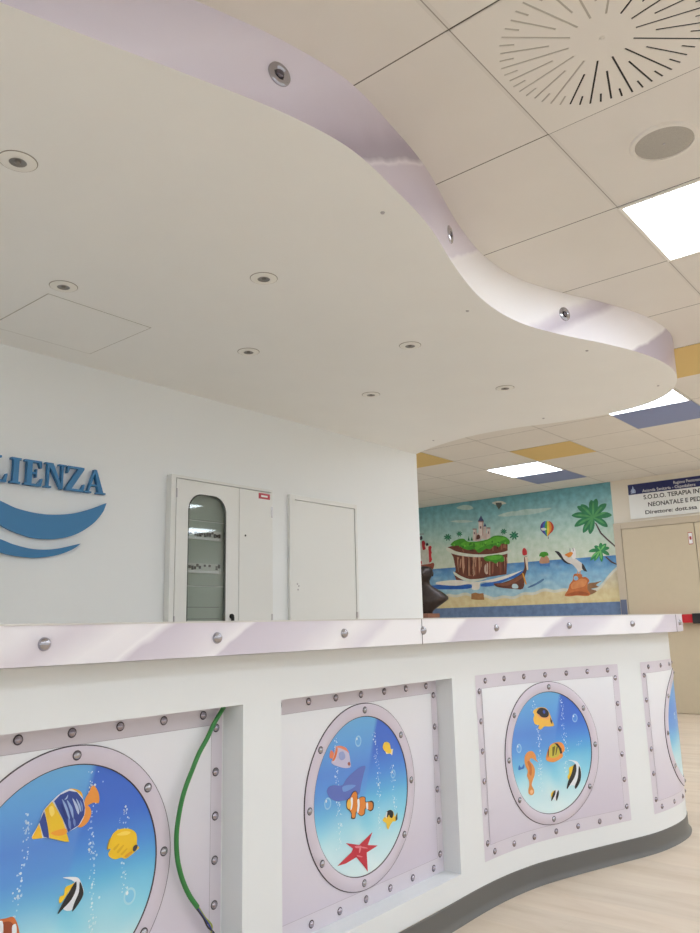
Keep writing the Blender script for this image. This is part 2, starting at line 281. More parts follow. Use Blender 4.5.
ART = {
 'p1': {
  'striped_angelfish_print': [((238,182,42),1,[32,157,28,171,12,180,-3,182,0,173,22,162]), ((232,150,62),1,[37,154,47,168,52,178,59,179,71,161,72,141,58,144,39,140]), ((232,150,62),1,[37,142,50,136,54,122,47,107,32,99,22,103,31,118]), ((232,236,242),1,[-82,103,-75,114,-67,127,-59,149,-41,165,-24,176,-3,182,15,175,32,157,38,138,37,122,25,104,-3,95,-19,90,-42,93,-62,97,-78,98]), ((240,190,45),0,[-82,102,-74,114,-68,125,-63,114,-58,96,-78,98]), ((48,72,150),0,[-67,128,-58,148,-53,134,-45,108,-44,93,-56,98,-62,114]), ((238,196,46),0,[-57,151,-41,164,-30,148,-14,122,-5,97,0,85,3,76,-6,78,-21,84,-43,93,-48,116]), ((238,160,52),1,[-41,102,-26,105,-6,104,-4,94,-23,93]), ((48,72,150),0,[-37,164,-24,174,-3,179,16,173,31,156,37,138,36,123,24,105,-1,96,-7,110,-16,127]), ((150,175,220),1,[-19,165,-8,151,1,127,1,120,-7,136]), ((150,175,220),1,[-8,162,6,144,10,125,9,121,0,142]), ((190,205,235),1,[5,163,17,148,23,133,21,127,12,145]), ((120,150,210),1,[23,156,30,145,31,131,26,145]), ((170,190,228),1,[-14,163,-8,164,-6,172,-11,166]), ((110,136,200),1,[-3,125,3,116,4,100,-2,109]), ((110,136,200),1,[9,122,14,116,14,104,9,112]), ((170,190,228),1,[13,161,23,147,27,133,25,132,18,148]), ((36,56,130),1,[-23,158,-13,145,-6,128,-7,122,-16,140]), ((250,220,110),1,[-50,153,-42,156,-36,141,-43,135])],
  'yellow_butterflyfish_print': [((170,140,40),1,[97,41,102,59,107,62,110,57,102,39]), ((240,196,36),1,[100,41,105,59,111,69,122,75,139,75,157,70,170,61,175,51,176,33,182,25,174,21,162,15,146,10,135,15,120,15,105,23,101,31,107,39]), ((224,176,30),1,[113,38,126,46,129,44,117,34]), ((224,176,30),1,[122,30,138,41,141,39,126,26]), ((224,176,30),1,[132,23,148,32,150,30,136,20]), ((250,216,90),1,[120,66,140,69,157,64,149,60,131,62]), ((226,160,40),1,[142,16,151,21,162,23,162,19,149,13]), ((60,60,70),1,[164,29,169,34,176,32,175,26,170,21,165,22])],
  'moorish_idol_print': [((245,205,50),1,[15,-10,21,-9,8,-24,-6,-39,-12,-40,-12,-28,-2,-26,0,-13]), ((232,236,242),1,[-7,8,23,2,32,-4,39,-17,44,-33,32,-51,14,-61,-4,-51,8,-24,21,-7]), ((30,30,34),1,[18,-12,25,-7,25,-23,15,-40,-2,-52,-15,-60,-6,-43,8,-25]), ((30,30,34),1,[33,-10,39,-19,43,-37,32,-53,18,-64,22,-49,32,-30])],
  'clownfish_print': [((205,110,55),1,[-166,-39,-146,-35,-126,-37,-112,-38,-103,-50,-96,-73,-98,-91,-122,-93,-153,-79,-172,-55]), ((150,70,40),1,[-138,-45,-120,-44,-110,-53,-107,-70,-118,-76,-134,-67]), ((232,236,242),1,[-112,-54,-105,-53,-102,-71,-105,-89,-113,-86,-112,-68]), ((232,236,242),1,[-141,-39,-133,-40,-130,-63,-133,-85,-140,-82,-138,-61])],
 },
 'p2': {
  'pale_butterflyfish_print': [((226,130,90),1,[-158,130,-152,149,-142,144,-137,134,-145,125]), ((196,190,214),1,[-151,114,-140,131,-131,156,-113,157,-83,148,-68,129,-63,105,-61,90,-83,89,-117,98]), ((228,140,110),1,[-131,156,-110,157,-81,146,-68,129,-81,138,-110,150]), ((226,120,60),1,[-127,155,-121,149,-126,134,-137,119,-147,118,-136,135]), ((150,160,205),1,[-116,137,-95,138,-87,120,-103,114,-116,123]), ((160,90,80),1,[-77,102,-69,105,-64,97,-72,94])],
  'whale_print': [((92,112,188),1,[-173,37,-165,48,-139,49,-103,43,-84,57,-48,73,-14,82,11,81,2,61,-14,27,-23,5,-62,-1,-94,-1,-136,5,-161,19]), ((108,150,212),1,[-103,38,-71,39,-39,32,-66,25,-98,24])],
  'clownfish_print': [((40,30,30),1,[-86,-15,-82,-1,-67,3,-56,15,-41,17,-31,8,-30,-7,-15,-4,7,-10,8,-22,24,-24,38,-25,48,-34,45,-50,31,-55,17,-48,6,-43,2,-57,-17,-60,-31,-51,-39,-45,-45,-61,-65,-57,-63,-45,-74,-33,-83,-27]), ((222,132,48),1,[-84,-15,-79,-3,-67,1,-53,13,-41,15,-34,7,-33,-8,-15,-6,3,-10,5,-23,29,-27,41,-33,40,-48,28,-51,14,-45,2,-41,-2,-55,-17,-58,-30,-50,-41,-42,-47,-58,-61,-55,-61,-44,-71,-32,-81,-26]), ((238,190,70),1,[-83,-14,-75,-2,-65,-6,-63,-21,-71,-29,-80,-26]), ((232,236,242),1,[-66,-1,-57,1,-56,-16,-62,-31,-68,-33,-64,-17]), ((232,236,242),1,[-35,-11,-26,-8,-24,-28,-32,-48,-38,-43,-34,-26]), ((232,236,242),1,[8,-27,16,-27,16,-45,9,-44])],
  'small_yellow_fish_print': [((240,225,190),0,[138,114,158,113,151,94,140,101,119,102,116,110]), ((240,200,60),1,[102,127,110,138,124,139,139,132,144,117,146,104,134,102,116,110,105,118])],
  'black_banded_butterflyfish_print': [((238,196,58),1,[90,-92,103,-84,115,-72,134,-70,148,-78,154,-94,168,-85,166,-103,153,-108,144,-106,128,-115,118,-125,110,-116,109,-106]), ((70,60,50),0,[158,-98,169,-83,168,-104,158,-109]), ((26,26,30),1,[106,-80,115,-70,134,-70,147,-80,141,-94,129,-91,124,-82,114,-88]), ((232,236,242),0,[103,-85,110,-71,115,-73,109,-91])],
  'red_starfish_print': [((196,44,62),0,[37,-116,12,-148,62,-160,6,-168,9,-223,-8,-204,-44,-170,-94,-176,-132,-174,-66,-151,-59,-143,-93,-120,-29,-139]), ((226,130,140),1,[-51,-138,-21,-143,-18,-149,-45,-144]), ((226,130,140),1,[-29,-145,-21,-148,-27,-161,-32,-160]), ((226,130,140),1,[-18,-146,9,-155,10,-157,-17,-150]), ((220,120,130),1,[-43,-164,-16,-174,-18,-176,-42,-168])],
 },
 'p3': {
  'dark_backed_butterflyfish_print': [((240,190,80),1,[-72,161,-48,171,-23,173,5,167,24,144,35,117,44,97,12,96,-13,98,-35,88,-48,97,-40,105,-65,112,-73,133,-65,147]), ((236,170,110),1,[-48,150,17,142,18,123,-13,128,-44,138]), ((44,40,44),1,[-52,155,-34,170,-5,168,16,154,18,140,5,132,-23,135,-40,147]), ((60,90,180),1,[-16,157,-8,161,-2,154,-4,148,-12,148]), ((60,44,40),0,[24,130,35,115,32,103,24,113])],
  'striped_butterflyfish_print': [((236,150,70),1,[-16,-24,-2,5,14,24,43,32,78,29,94,13,94,-5,81,-13,83,-25,57,-36,25,-41,-6,-34]), ((206,190,70),1,[9,8,25,25,53,24,68,-3,59,-20,19,-25,3,-14]), ((40,34,30),0,[38,31,57,26,76,6,79,-13,68,-14,62,7,49,20]), ((50,40,34),0,[-6,-23,-2,5,6,18,1,-10]), ((120,110,40),0,[24,16,42,19,29,-17,20,-18]), ((90,80,40),0,[48,16,55,13,43,-14,38,-16])],
  'orange_seahorse_print': [((224,148,78),1,[-143,-13,-135,4,-115,14,-90,12,-74,-5,-72,-19,-62,-31,-76,-25,-93,-14,-107,-13,-110,-21,-95,-36,-84,-56,-89,-78,-101,-94,-109,-110,-98,-128,-99,-141,-114,-146,-130,-138,-131,-125,-124,-108,-125,-91,-134,-72,-127,-57,-139,-35]), ((240,190,140),1,[-121,-130,-111,-126,-103,-134,-110,-141,-120,-139]), ((198,116,56),1,[-127,-24,-117,-20,-103,-44,-108,-75,-119,-69,-118,-47])],
  'moorish_idol_print': [((232,236,242),1,[109,-42,144,-48,165,-56,180,-81,179,-114,154,-148,126,-140,105,-138,131,-99,150,-59]), ((244,206,60),1,[113,-72,135,-67,151,-62,132,-95,108,-117,99,-105,111,-92]), ((30,30,34),1,[141,-65,153,-62,153,-88,137,-114,113,-134,90,-151,101,-123,125,-94]), ((30,30,34),1,[169,-73,175,-76,179,-105,169,-132,142,-156,136,-148,158,-116])],
  'small_moorish_idol_print': [((232,236,242),1,[18,-147,41,-148,40,-162,28,-185,10,-176]), ((244,206,60),1,[-1,-156,19,-146,13,-162,1,-170]), ((30,30,34),1,[10,-155,24,-145,23,-159,8,-175,-4,-183]), ((30,30,34),1,[33,-154,42,-148,42,-164,26,-186,24,-173])],
  'small_blue_fish_print': [((60,120,200),1,[-185,-45,-178,-28,-166,-39,-148,-28,-148,-43,-167,-45])],
 },
 'mural': {
  'painted_beach': [((96,150,190),0,[5097,1676,4258,1694,3387,1673,2933,1673,2956,1438,3407,1464,4027,1347,6047,1429,6032,1724]), ((206,200,180),1,[6053,1309,4976,1304,4418,1341,4208,1325,3898,1381,3823,1383,3622,1442,3500,1469,3332,1516,3249,1544,2939,1612,2972,1286,6056,1229])],
  'painted_floating_island': [((40,96,180),1,[5789,1473,5432,1474,5175,1461,5156,1415,5392,1408,5791,1436]), ((52,110,190),1,[5028,1453,4822,1478,4598,1528,4399,1594,4403,1542,4641,1486,4845,1426,5020,1426]), ((232,226,214),1,[5696,1516,5385,1527,5131,1486,4922,1501,4637,1547,4428,1593,4639,1512,4863,1471,5027,1471,5053,1392,5158,1396,5153,1460,5389,1453,5698,1488]), ((112,62,46),0,[5491,1963,5402,1975,4608,1945,4615,1838,4652,1557,4919,1537,5172,1506,5320,1520,5385,1527,5413,1602,5382,1656,5411,1825]), ((190,140,110),0,[5356,1821,5324,1819,5339,1635,5353,1617]), ((196,150,120),0,[5280,1834,5248,1823,5246,1684,5273,1594,5284,1687]), ((180,130,100),0,[5195,1810,5169,1808,5172,1570,5199,1571]), ((200,160,130),0,[5121,1804,5089,1802,5099,1584,5126,1558]), ((186,136,106),0,[5037,1798,5006,1796,5015,1651,5041,1580]), ((204,180,160),1,[4951,1683,4907,1716,4906,1590,4937,1574,4960,1611]), ((150,90,70),0,[4846,1712,4816,1710,4836,1568,4856,1569]), ((160,96,74),0,[4745,1705,4714,1712,4724,1570,4745,1563]), ((146,88,66),0,[5274,1918,5253,1916,5234,1872,5260,1874]), ((146,88,66),0,[4832,1909,4808,1911,4805,1857,4830,1855]), ((146,88,66),0,[4709,1932,4685,1933,4683,1870,4708,1863]), ((130,74,54),0,[4900,1735,4888,1727,4901,1554,4913,1566]), ((196,150,120),0,[4878,1753,4867,1745,4881,1554,4892,1565]), ((196,150,120),0,[4883,1720,4874,1712,4880,1629,4888,1641]), ((150,92,68),0,[5069,1806,5058,1798,5072,1692,5082,1704]), ((176,126,96),0,[5148,1737,5141,1729,5159,1558,5165,1570]), ((176,126,96),0,[5249,1771,5244,1764,5259,1677,5264,1689]), ((84,46,36),0,[5195,1805,5182,1796,5208,1570,5220,1581]), ((196,150,120),0,[5118,1800,5108,1792,5129,1584,5139,1596]), ((84,46,36),0,[4678,1724,4667,1717,4674,1551,4685,1562]), ((84,46,36),0,[5335,1796,5328,1788,5354,1568,5361,1579]), ((84,46,36),0,[5130,1764,5119,1756,5132,1691,5142,1702]), ((196,150,120),0,[5302,1799,5291,1791,5311,1675,5322,1687]), ((176,126,96),0,[5001,1746,4988,1738,4998,1664,5010,1675]), ((150,92,68),0,[4670,1754,4662,1746,4665,1618,4673,1629]), ((196,150,120),0,[5083,1763,5077,1755,5086,1689,5091,1700]), ((150,92,68),0,[4901,1716,4894,1709,4899,1625,4906,1636]), ((176,126,96),0,[5097,1785,5086,1776,5103,1626,5114,1637]), ((150,92,68),0,[4924,1734,4917,1726,4925,1602,4932,1613]), ((196,150,120),0,[4671,1777,4662,1769,4664,1651,4673,1662]), ((84,46,36),0,[5104,1733,5096,1725,5112,1571,5119,1583]), ((84,46,36),0,[5127,1746,5117,1738,5135,1571,5146,1582]), ((206,166,136),0,[4637,1769,4624,1761,4624,1689,4636,1700]), ((84,46,36),0,[4686,1784,4679,1776,4685,1594,4692,1605]), ((176,126,96),0,[5017,1773,5005,1765,5015,1691,5027,1702]), ((206,166,136),0,[4772,1763,4760,1755,4765,1658,4777,1669]), ((150,92,68),0,[4672,1729,4666,1722,4671,1551,4676,1562]), ((206,166,136),0,[5075,1810,5069,1802,5082,1668,5088,1680]), ((130,74,54),0,[4741,1703,4733,1696,4738,1559,4746,1571]), ((176,126,96),0,[5116,1793,5104,1785,5121,1643,5133,1655]), ((150,92,68),0,[5077,1725,5067,1717,5084,1557,5094,1569]), ((206,166,136),0,[4725,1773,4717,1766,4722,1623,4731,1634]), ((130,74,54),0,[4727,1757,4716,1749,4726,1560,4736,1571]), ((130,74,54),0,[4921,1801,4912,1793,4921,1679,4930,1690]), ((84,46,36),0,[5144,1776,5133,1768,5154,1577,5165,1588]), ((150,96,74),0,[4661,1930,4643,1932,4638,1885,4656,1883]), ((80,44,34),0,[4944,1937,4926,1939,4921,1891,4939,1889]), ((80,44,34),0,[5143,1937,5124,1939,5118,1890,5138,1888]), ((80,44,34),0,[4766,1928,4747,1930,4742,1883,4761,1881]), ((80,44,34),0,[5126,1932,5107,1934,5101,1886,5121,1884]), ((80,44,34),0,[5124,1930,5105,1932,5100,1884,5119,1882]), ((150,96,74),0,[4647,1923,4629,1925,4624,1878,4642,1876]), ((80,44,34),0,[4984,1936,4965,1938,4960,1890,4979,1888]), ((150,96,74),0,[4675,1929,4657,1931,4652,1884,4671,1882]), ((150,96,74),0,[4839,1928,4820,1930,4815,1883,4834,1880]), ((80,44,34),0,[4917,1927,4899,1929,4894,1881,4912,1879]), ((80,44,34),0,[5162,1934,5142,1936,5137,1888,5156,1885]), ((214,220,204),1,[5514,1956,5470,1952,5363,1897,5108,1840,4838,1823,4655,1838,4564,1861,4573,1826,4698,1800,4944,1791,5216,1820,5408,1866,5505,1917]), ((214,220,204),1,[5422,1640,5317,1578,5170,1524,4920,1528,5131,1486,5257,1511,5403,1592]), ((70,150,40),1,[5445,1988,5376,2038,5244,2055,5182,2012,5034,1999,4887,2014,4782,2050,4642,2028,4576,1969,4589,1925,4688,1943,4731,1901,4790,1928,4855,1884,4916,1898,5023,1852,5083,1902,5168,1900,5252,1925,5315,1968,5402,1971]), ((96,178,52),1,[5292,1984,5204,2014,5056,1983,4888,1996,4763,2034,4624,2000,4727,1964,4850,1947,4976,1921,5062,1891,5101,1950,5208,1949]), ((70,150,40),1,[4954,1792,4819,1809,4698,1800,4667,1735,4704,1711,4744,1723,4786,1699,4845,1730,4906,1734,4946,1755]), ((96,178,52),1,[4923,1793,4799,1799,4699,1782,4742,1750,4844,1748]), ((58,126,34),0,[4834,1985,4819,1993,4806,1979,4817,1962,4830,1959]), ((58,126,34),0,[4938,1960,4923,1968,4910,1954,4921,1937,4934,1934]), ((84,168,48),0,[5226,1967,5210,1975,5196,1960,5208,1943,5221,1940]), ((58,126,34),0,[4839,1940,4824,1948,4811,1934,4822,1917,4835,1914]), ((58,126,34),0,[5269,1958,5253,1966,5239,1952,5251,1934,5264,1931]), ((58,126,34),0,[5146,1988,5131,1996,5117,1982,5129,1965,5142,1962]), ((112,196,62),0,[4967,1971,4952,1979,4938,1965,4950,1948,4963,1945]), ((84,168,48),0,[5098,1966,5083,1974,5069,1960,5081,1942,5094,1940]), ((112,196,62),0,[5238,1965,5222,1973,5208,1959,5220,1942,5233,1939]), ((112,196,62),0,[5400,1992,5385,2000,5370,1986,5382,1968,5395,1966]), ((84,168,48),0,[4735,1943,4720,1950,4707,1937,4719,1920,4731,1917]), ((58,126,34),0,[4752,1966,4737,1974,4724,1960,4735,1943,4748,1941]), ((112,196,62),0,[4966,1977,4950,1984,4937,1970,4948,1953,4961,1951]), ((84,168,48),0,[4969,1975,4954,1983,4940,1969,4952,1951,4965,1949]), ((58,126,34),0,[5166,1981,5151,1989,5137,1974,5148,1957,5161,1954]), ((84,168,48),0,[5069,1956,5053,1963,5039,1949,5051,1932,5064,1929]), ((58,126,34),0,[4975,1969,4960,1977,4946,1963,4958,1946,4970,1943]), ((58,126,34),0,[4931,1963,4916,1971,4902,1957,4914,1940,4926,1937]), ((112,196,62),0,[4651,1952,4636,1960,4623,1946,4634,1929,4647,1927]), ((112,196,62),0,[4760,1953,4746,1961,4732,1947,4744,1930,4756,1927]), ((84,168,48),0,[5314,1977,5299,1985,5284,1971,5296,1953,5309,1951]), ((84,168,48),0,[4974,1976,4959,1984,4945,1970,4956,1952,4969,1950]), ((58,126,34),0,[5101,1975,5086,1983,5072,1969,5084,1951,5097,1949]), ((84,168,48),0,[5010,1970,4995,1977,4981,1963,4992,1946,5005,1943]), ((58,126,34),0,[5100,1949,5084,1957,5071,1943,5082,1926,5095,1923]), ((112,196,62),0,[4930,1977,4915,1985,4901,1971,4913,1954,4926,1951])],
  'painted_castle': [((206,186,178),0,[5097,2014,5082,2111,4845,2089,4860,1993,4969,2030,5013,1998]), ((214,198,190),0,[5105,2015,5091,2162,5041,2157,5046,2010]), ((214,198,190),0,[4900,2006,4886,2158,4840,2154,4851,2002]), ((222,206,198),0,[5017,2072,5005,2255,4934,2248,4946,2065]), ((206,188,182),0,[4942,2065,4934,2183,4897,2180,4905,2061]), ((184,152,144),0,[5067,2011,5053,2158,5041,2157,5046,2010]), ((184,152,144),0,[4963,2067,4950,2250,4934,2248,4946,2065]), ((150,120,120),0,[5100,2157,5099,2172,5036,2166,5037,2151]), ((150,120,120),0,[4894,2152,4893,2167,4836,2161,4837,2146]), ((150,120,120),0,[5012,2245,5011,2260,4927,2251,4928,2236]), ((70,80,120),0,[5013,2260,4964,2329,4925,2251]), ((70,80,120),0,[4938,2182,4912,2227,4893,2178]), ((110,90,100),0,[4990,2161,4988,2191,4967,2189,4969,2159]), ((110,90,100),0,[5083,2096,5081,2122,5064,2120,5066,2095]), ((110,90,100),0,[4876,2084,4874,2113,4860,2112,4862,2083]), ((90,50,44),1,[5049,2028,5037,2083,5000,2079,4998,2033])],
  'painted_longboat': [((104,60,44),1,[4840,1452,4723,1455,4561,1499,4440,1562,4400,1629,4395,1751,4349,1748,4362,1627,4406,1508,4439,1371,4571,1374,4727,1394,4806,1415]), ((136,84,60),1,[4804,1438,4643,1460,4442,1536,4435,1501,4646,1416]), ((190,214,220),1,[4588,1396,4576,1430,4527,1431,4500,1400,4512,1378,4570,1381]), ((196,52,56),1,[4412,1778,4409,1848,4379,1862,4353,1818,4362,1775]), ((230,214,190),0,[4387,1754,4349,1751,4353,1591,4372,1593]), ((226,160,60),0,[4440,1562,4418,1552,4384,1420,4403,1418]), ((84,120,160),1,[4377,1385,4260,1431,4163,1477,4155,1460,4242,1413,4358,1376])],
  'painted_beach_stone': [((166,118,72),0,[5171,1343,5108,1353,5057,1338,4994,1341,4988,1258,5072,1258,5176,1271])],
  'painted_hot_air_balloon': [((86,60,140),0,[4096,2164,4121,2151,4142,2129,4154,2099,4154,2069,4140,2043,4108,2009,4085,1981,4082,1980,4096,2008,4117,2041,4126,2066,4125,2096,4116,2126,4101,2149,4084,2163]), ((56,110,190),0,[4084,2163,4101,2149,4116,2126,4125,2096,4126,2066,4117,2041,4096,2008,4082,1980,4078,1980,4084,2007,4094,2039,4097,2063,4095,2093,4090,2123,4081,2147,4072,2162]), ((90,170,70),0,[4072,2162,4081,2147,4090,2123,4095,2093,4097,2063,4094,2039,4084,2007,4078,1980,4075,1980,4073,2006,4070,2036,4068,2060,4066,2091,4064,2121,4062,2145,4060,2161]), ((226,206,70),0,[4060,2161,4062,2145,4064,2121,4066,2091,4068,2060,4070,2036,4073,2006,4075,1980,4072,1979,4061,2005,4047,2034,4040,2058,4037,2088,4038,2118,4042,2143,4049,2159]), ((232,150,60),0,[4049,2159,4042,2143,4038,2118,4037,2088,4040,2058,4047,2034,4061,2005,4072,1979,4068,1979,4050,2004,4024,2032,4012,2055,4008,2085,4012,2116,4022,2141,4037,2158]), ((200,70,56),0,[4037,2158,4022,2141,4012,2116,4008,2085,4012,2055,4024,2032,4050,2004,4068,1979,4065,1979,4038,2003,4001,2030,3984,2052,3979,2082,3986,2113,4002,2139,4025,2157]), ((216,222,210),1,[4148,2080,4108,2085,4073,2067,4098,2051,4130,2054]), ((90,70,60),0,[4064,1975,4056,1974,4058,1944,4066,1945])],
  'painted_islet': [((190,140,110),1,[4197,1666,4183,1719,4149,1747,4097,1743,4074,1711,4071,1663,4130,1655]), ((70,150,40),1,[4198,1750,4171,1791,4119,1795,4081,1778,4077,1747,4110,1744,4137,1728,4175,1743]), ((80,130,190),0,[4202,1656,4065,1654,4071,1612,4145,1632,4191,1627])],
  'painted_seabird': [((220,214,206),1,[3930,1742,3867,1743,3821,1699,3747,1687,3701,1655,3655,1617,3625,1546,3673,1549,3712,1528,3744,1576,3790,1626,3862,1649,3909,1693]), ((40,38,40),1,[3990,1794,3940,1781,3911,1747,3884,1691,3838,1647,3799,1627,3827,1626,3881,1653,3919,1700,3944,1731,3961,1756]), ((48,44,48),0,[3666,1629,3644,1605,3609,1524,3644,1535,3670,1566]), ((236,232,228),1,[3785,1755,3775,1795,3755,1811,3737,1804,3728,1739,3741,1687,3778,1690]), ((226,140,50),1,[3870,1738,3828,1758,3790,1769,3764,1753,3788,1720,3820,1704,3844,1722]), ((60,54,54),0,[3801,1809,3794,1811,3794,1773,3802,1771]), ((60,54,54),0,[3764,1810,3756,1811,3755,1774,3762,1772]), ((226,150,80),0,[3730,1535,3721,1534,3727,1500,3736,1500]), ((226,150,80),0,[3699,1539,3690,1538,3696,1498,3706,1499])],
  'painted_orange_rock': [((150,110,76),1,[3616,1384,3531,1397,3447,1410,3521,1368,3488,1344,3585,1326,3516,1300,3590,1263,3638,1271]), ((196,112,60),1,[3910,1265,3865,1327,3834,1395,3793,1440,3776,1503,3726,1511,3678,1497,3675,1468,3632,1465,3594,1423,3618,1384,3622,1316,3596,1269,3628,1248,3760,1259,3859,1252]), ((216,140,84),1,[3816,1395,3732,1436,3682,1451,3624,1425,3654,1363,3740,1345,3815,1337]), ((168,88,46),1,[3895,1268,3780,1306,3660,1295,3608,1264,3747,1264]), ((150,190,214),1,[3782,1451,3765,1485,3735,1477,3725,1448,3757,1432])],
  'painted_small_palms': [((36,112,86),1,[5485,2090,5472,2082,5452,2074,5437,2070,5426,2071,5432,2082,5445,2091,5466,2095,5483,2093]), ((36,112,86),1,[5486,2091,5485,2079,5477,2063,5468,2051,5458,2044,5455,2056,5458,2070,5470,2085,5482,2092]), ((36,112,86),1,[5486,2092,5497,2085,5506,2070,5509,2056,5505,2045,5495,2051,5487,2063,5481,2079,5482,2091]), ((36,112,86),1,[5485,2093,5501,2096,5522,2092,5535,2083,5540,2073,5529,2071,5513,2075,5494,2082,5483,2090]), ((36,112,86),1,[5483,2093,5496,2105,5516,2115,5531,2116,5543,2112,5536,2104,5522,2098,5501,2092,5485,2090]), ((36,112,86),1,[5482,2092,5483,2108,5490,2126,5500,2135,5511,2138,5513,2130,5509,2119,5498,2103,5486,2091]), ((36,112,86),1,[5482,2091,5471,2102,5461,2118,5459,2130,5463,2138,5473,2135,5481,2126,5486,2108,5486,2092]), ((36,112,86),1,[5483,2090,5466,2092,5446,2097,5433,2103,5428,2110,5439,2115,5454,2114,5473,2105,5485,2093]), ((70,150,104),1,[5485,2091,5477,2085,5464,2077,5454,2072,5447,2070,5450,2077,5459,2085,5472,2091,5483,2092]), ((70,150,104),1,[5485,2092,5493,2088,5502,2078,5507,2068,5507,2061,5500,2065,5493,2072,5486,2083,5483,2091]), ((70,150,104),1,[5483,2092,5491,2101,5503,2110,5514,2113,5521,2113,5518,2108,5509,2102,5495,2095,5485,2091]), ((70,150,104),1,[5483,2091,5474,2099,5465,2109,5461,2117,5461,2122,5468,2120,5475,2115,5482,2103,5485,2092]), ((36,112,86),1,[5302,2119,5292,2113,5277,2106,5265,2103,5256,2104,5261,2112,5271,2119,5288,2123,5301,2121]), ((36,112,86),1,[5303,2119,5302,2110,5296,2098,5289,2088,5281,2083,5279,2092,5282,2103,5290,2115,5300,2121]), ((36,112,86),1,[5303,2121,5311,2115,5318,2104,5320,2093,5318,2084,5310,2089,5303,2098,5299,2110,5300,2119]), ((36,112,86),1,[5302,2121,5315,2124,5330,2120,5340,2114,5345,2106,5336,2104,5324,2107,5309,2113,5301,2119]), ((36,112,86),1,[5301,2121,5310,2131,5325,2138,5338,2139,5346,2136,5341,2130,5331,2125,5314,2121,5302,2119]), ((36,112,86),1,[5300,2121,5300,2133,5306,2147,5313,2154,5321,2157,5323,2150,5321,2142,5312,2129,5303,2119]), ((36,112,86),1,[5300,2119,5291,2128,5284,2141,5282,2150,5285,2156,5293,2154,5299,2147,5303,2133,5303,2121]), ((36,112,86),1,[5300,2119,5288,2120,5272,2124,5262,2129,5258,2134,5267,2138,5278,2138,5293,2131,5302,2121]), ((70,150,104),1,[5302,2119,5296,2115,5286,2109,5278,2105,5273,2104,5275,2109,5282,2115,5292,2120,5301,2121]), ((70,150,104),1,[5302,2120,5308,2117,5315,2110,5319,2102,5319,2096,5313,2099,5308,2105,5303,2114,5300,2120]), ((70,150,104),1,[5301,2121,5306,2128,5316,2135,5324,2137,5330,2137,5327,2133,5320,2128,5310,2123,5302,2119]), ((70,150,104),1,[5300,2120,5294,2126,5287,2134,5284,2140,5284,2144,5289,2143,5294,2138,5300,2129,5302,2120]), ((36,112,86),1,[4654,2087,4644,2081,4629,2075,4617,2071,4609,2072,4613,2081,4624,2088,4640,2092,4653,2090]), ((36,112,86),1,[4655,2088,4654,2079,4649,2065,4642,2056,4634,2051,4631,2060,4634,2071,4642,2083,4652,2089]), ((36,112,86),1,[4655,2089,4664,2084,4671,2072,4673,2060,4670,2051,4662,2056,4656,2066,4651,2079,4652,2088]), ((36,112,86),1,[4654,2090,4667,2092,4683,2089,4693,2082,4697,2074,4688,2072,4676,2075,4662,2081,4653,2087]), ((36,112,86),1,[4653,2090,4662,2100,4677,2108,4690,2109,4699,2105,4694,2099,4683,2094,4667,2089,4654,2087]), ((36,112,86),1,[4652,2089,4652,2103,4658,2117,4665,2125,4673,2127,4675,2121,4673,2111,4664,2098,4655,2088]), ((36,112,86),1,[4652,2088,4643,2098,4636,2111,4634,2120,4637,2127,4644,2124,4651,2117,4655,2103,4655,2089]), ((36,112,86),1,[4653,2087,4640,2089,4624,2093,4614,2098,4610,2104,4618,2108,4630,2107,4645,2100,4654,2090]), ((70,150,104),1,[4654,2088,4648,2083,4639,2077,4631,2073,4625,2072,4628,2077,4634,2083,4644,2088,4653,2089]), ((70,150,104),1,[4654,2089,4661,2086,4668,2078,4671,2070,4671,2064,4666,2067,4660,2073,4655,2082,4653,2088]), ((70,150,104),1,[4653,2089,4659,2097,4668,2104,4676,2107,4682,2106,4679,2102,4673,2098,4662,2092,4654,2088]), ((70,150,104),1,[4653,2088,4646,2095,4639,2103,4636,2109,4636,2114,4641,2112,4646,2108,4652,2098,4654,2089]), ((36,112,86),1,[4513,2024,4500,2015,4479,2006,4462,2001,4451,2003,4457,2015,4471,2025,4494,2030,4512,2027]), ((36,112,86),1,[4515,2025,4514,2012,4506,1993,4496,1979,4485,1972,4482,1985,4486,2001,4497,2018,4511,2026]), ((36,112,86),1,[4515,2026,4527,2018,4537,2001,4540,1985,4536,1973,4525,1979,4516,1993,4510,2012,4511,2025]), ((36,112,86),1,[4514,2027,4531,2031,4553,2026,4567,2016,4574,2004,4561,2002,4545,2006,4524,2015,4512,2024]), ((36,112,86),1,[4512,2027,4525,2042,4546,2052,4563,2053,4575,2048,4568,2040,4554,2033,4531,2026,4513,2024]), ((36,112,86),1,[4511,2026,4511,2045,4519,2065,4529,2076,4540,2079,4543,2070,4539,2057,4528,2038,4515,2025]), ((36,112,86),1,[4511,2025,4498,2038,4488,2056,4485,2069,4489,2078,4500,2075,4509,2065,4515,2045,4515,2026]), ((36,112,86),1,[4512,2024,4494,2026,4472,2032,4458,2039,4452,2047,4464,2052,4480,2051,4501,2041,4514,2027]), ((70,150,104),1,[4513,2025,4505,2018,4492,2009,4481,2003,4473,2002,4477,2010,4486,2018,4500,2025,4512,2026]), ((70,150,104),1,[4514,2026,4523,2021,4533,2010,4537,1999,4538,1991,4530,1995,4522,2004,4515,2016,4512,2025]), ((70,150,104),1,[4512,2026,4520,2037,4533,2047,4544,2050,4552,2049,4548,2044,4539,2038,4525,2030,4513,2025]), ((70,150,104),1,[4512,2025,4502,2034,4492,2046,4488,2054,4488,2061,4495,2059,4503,2052,4510,2039,4514,2026]), ((40,110,70),0,[5182,2021,5161,2081,5148,2018]), ((40,110,70),0,[5139,2018,5114,2071,5101,2014])],
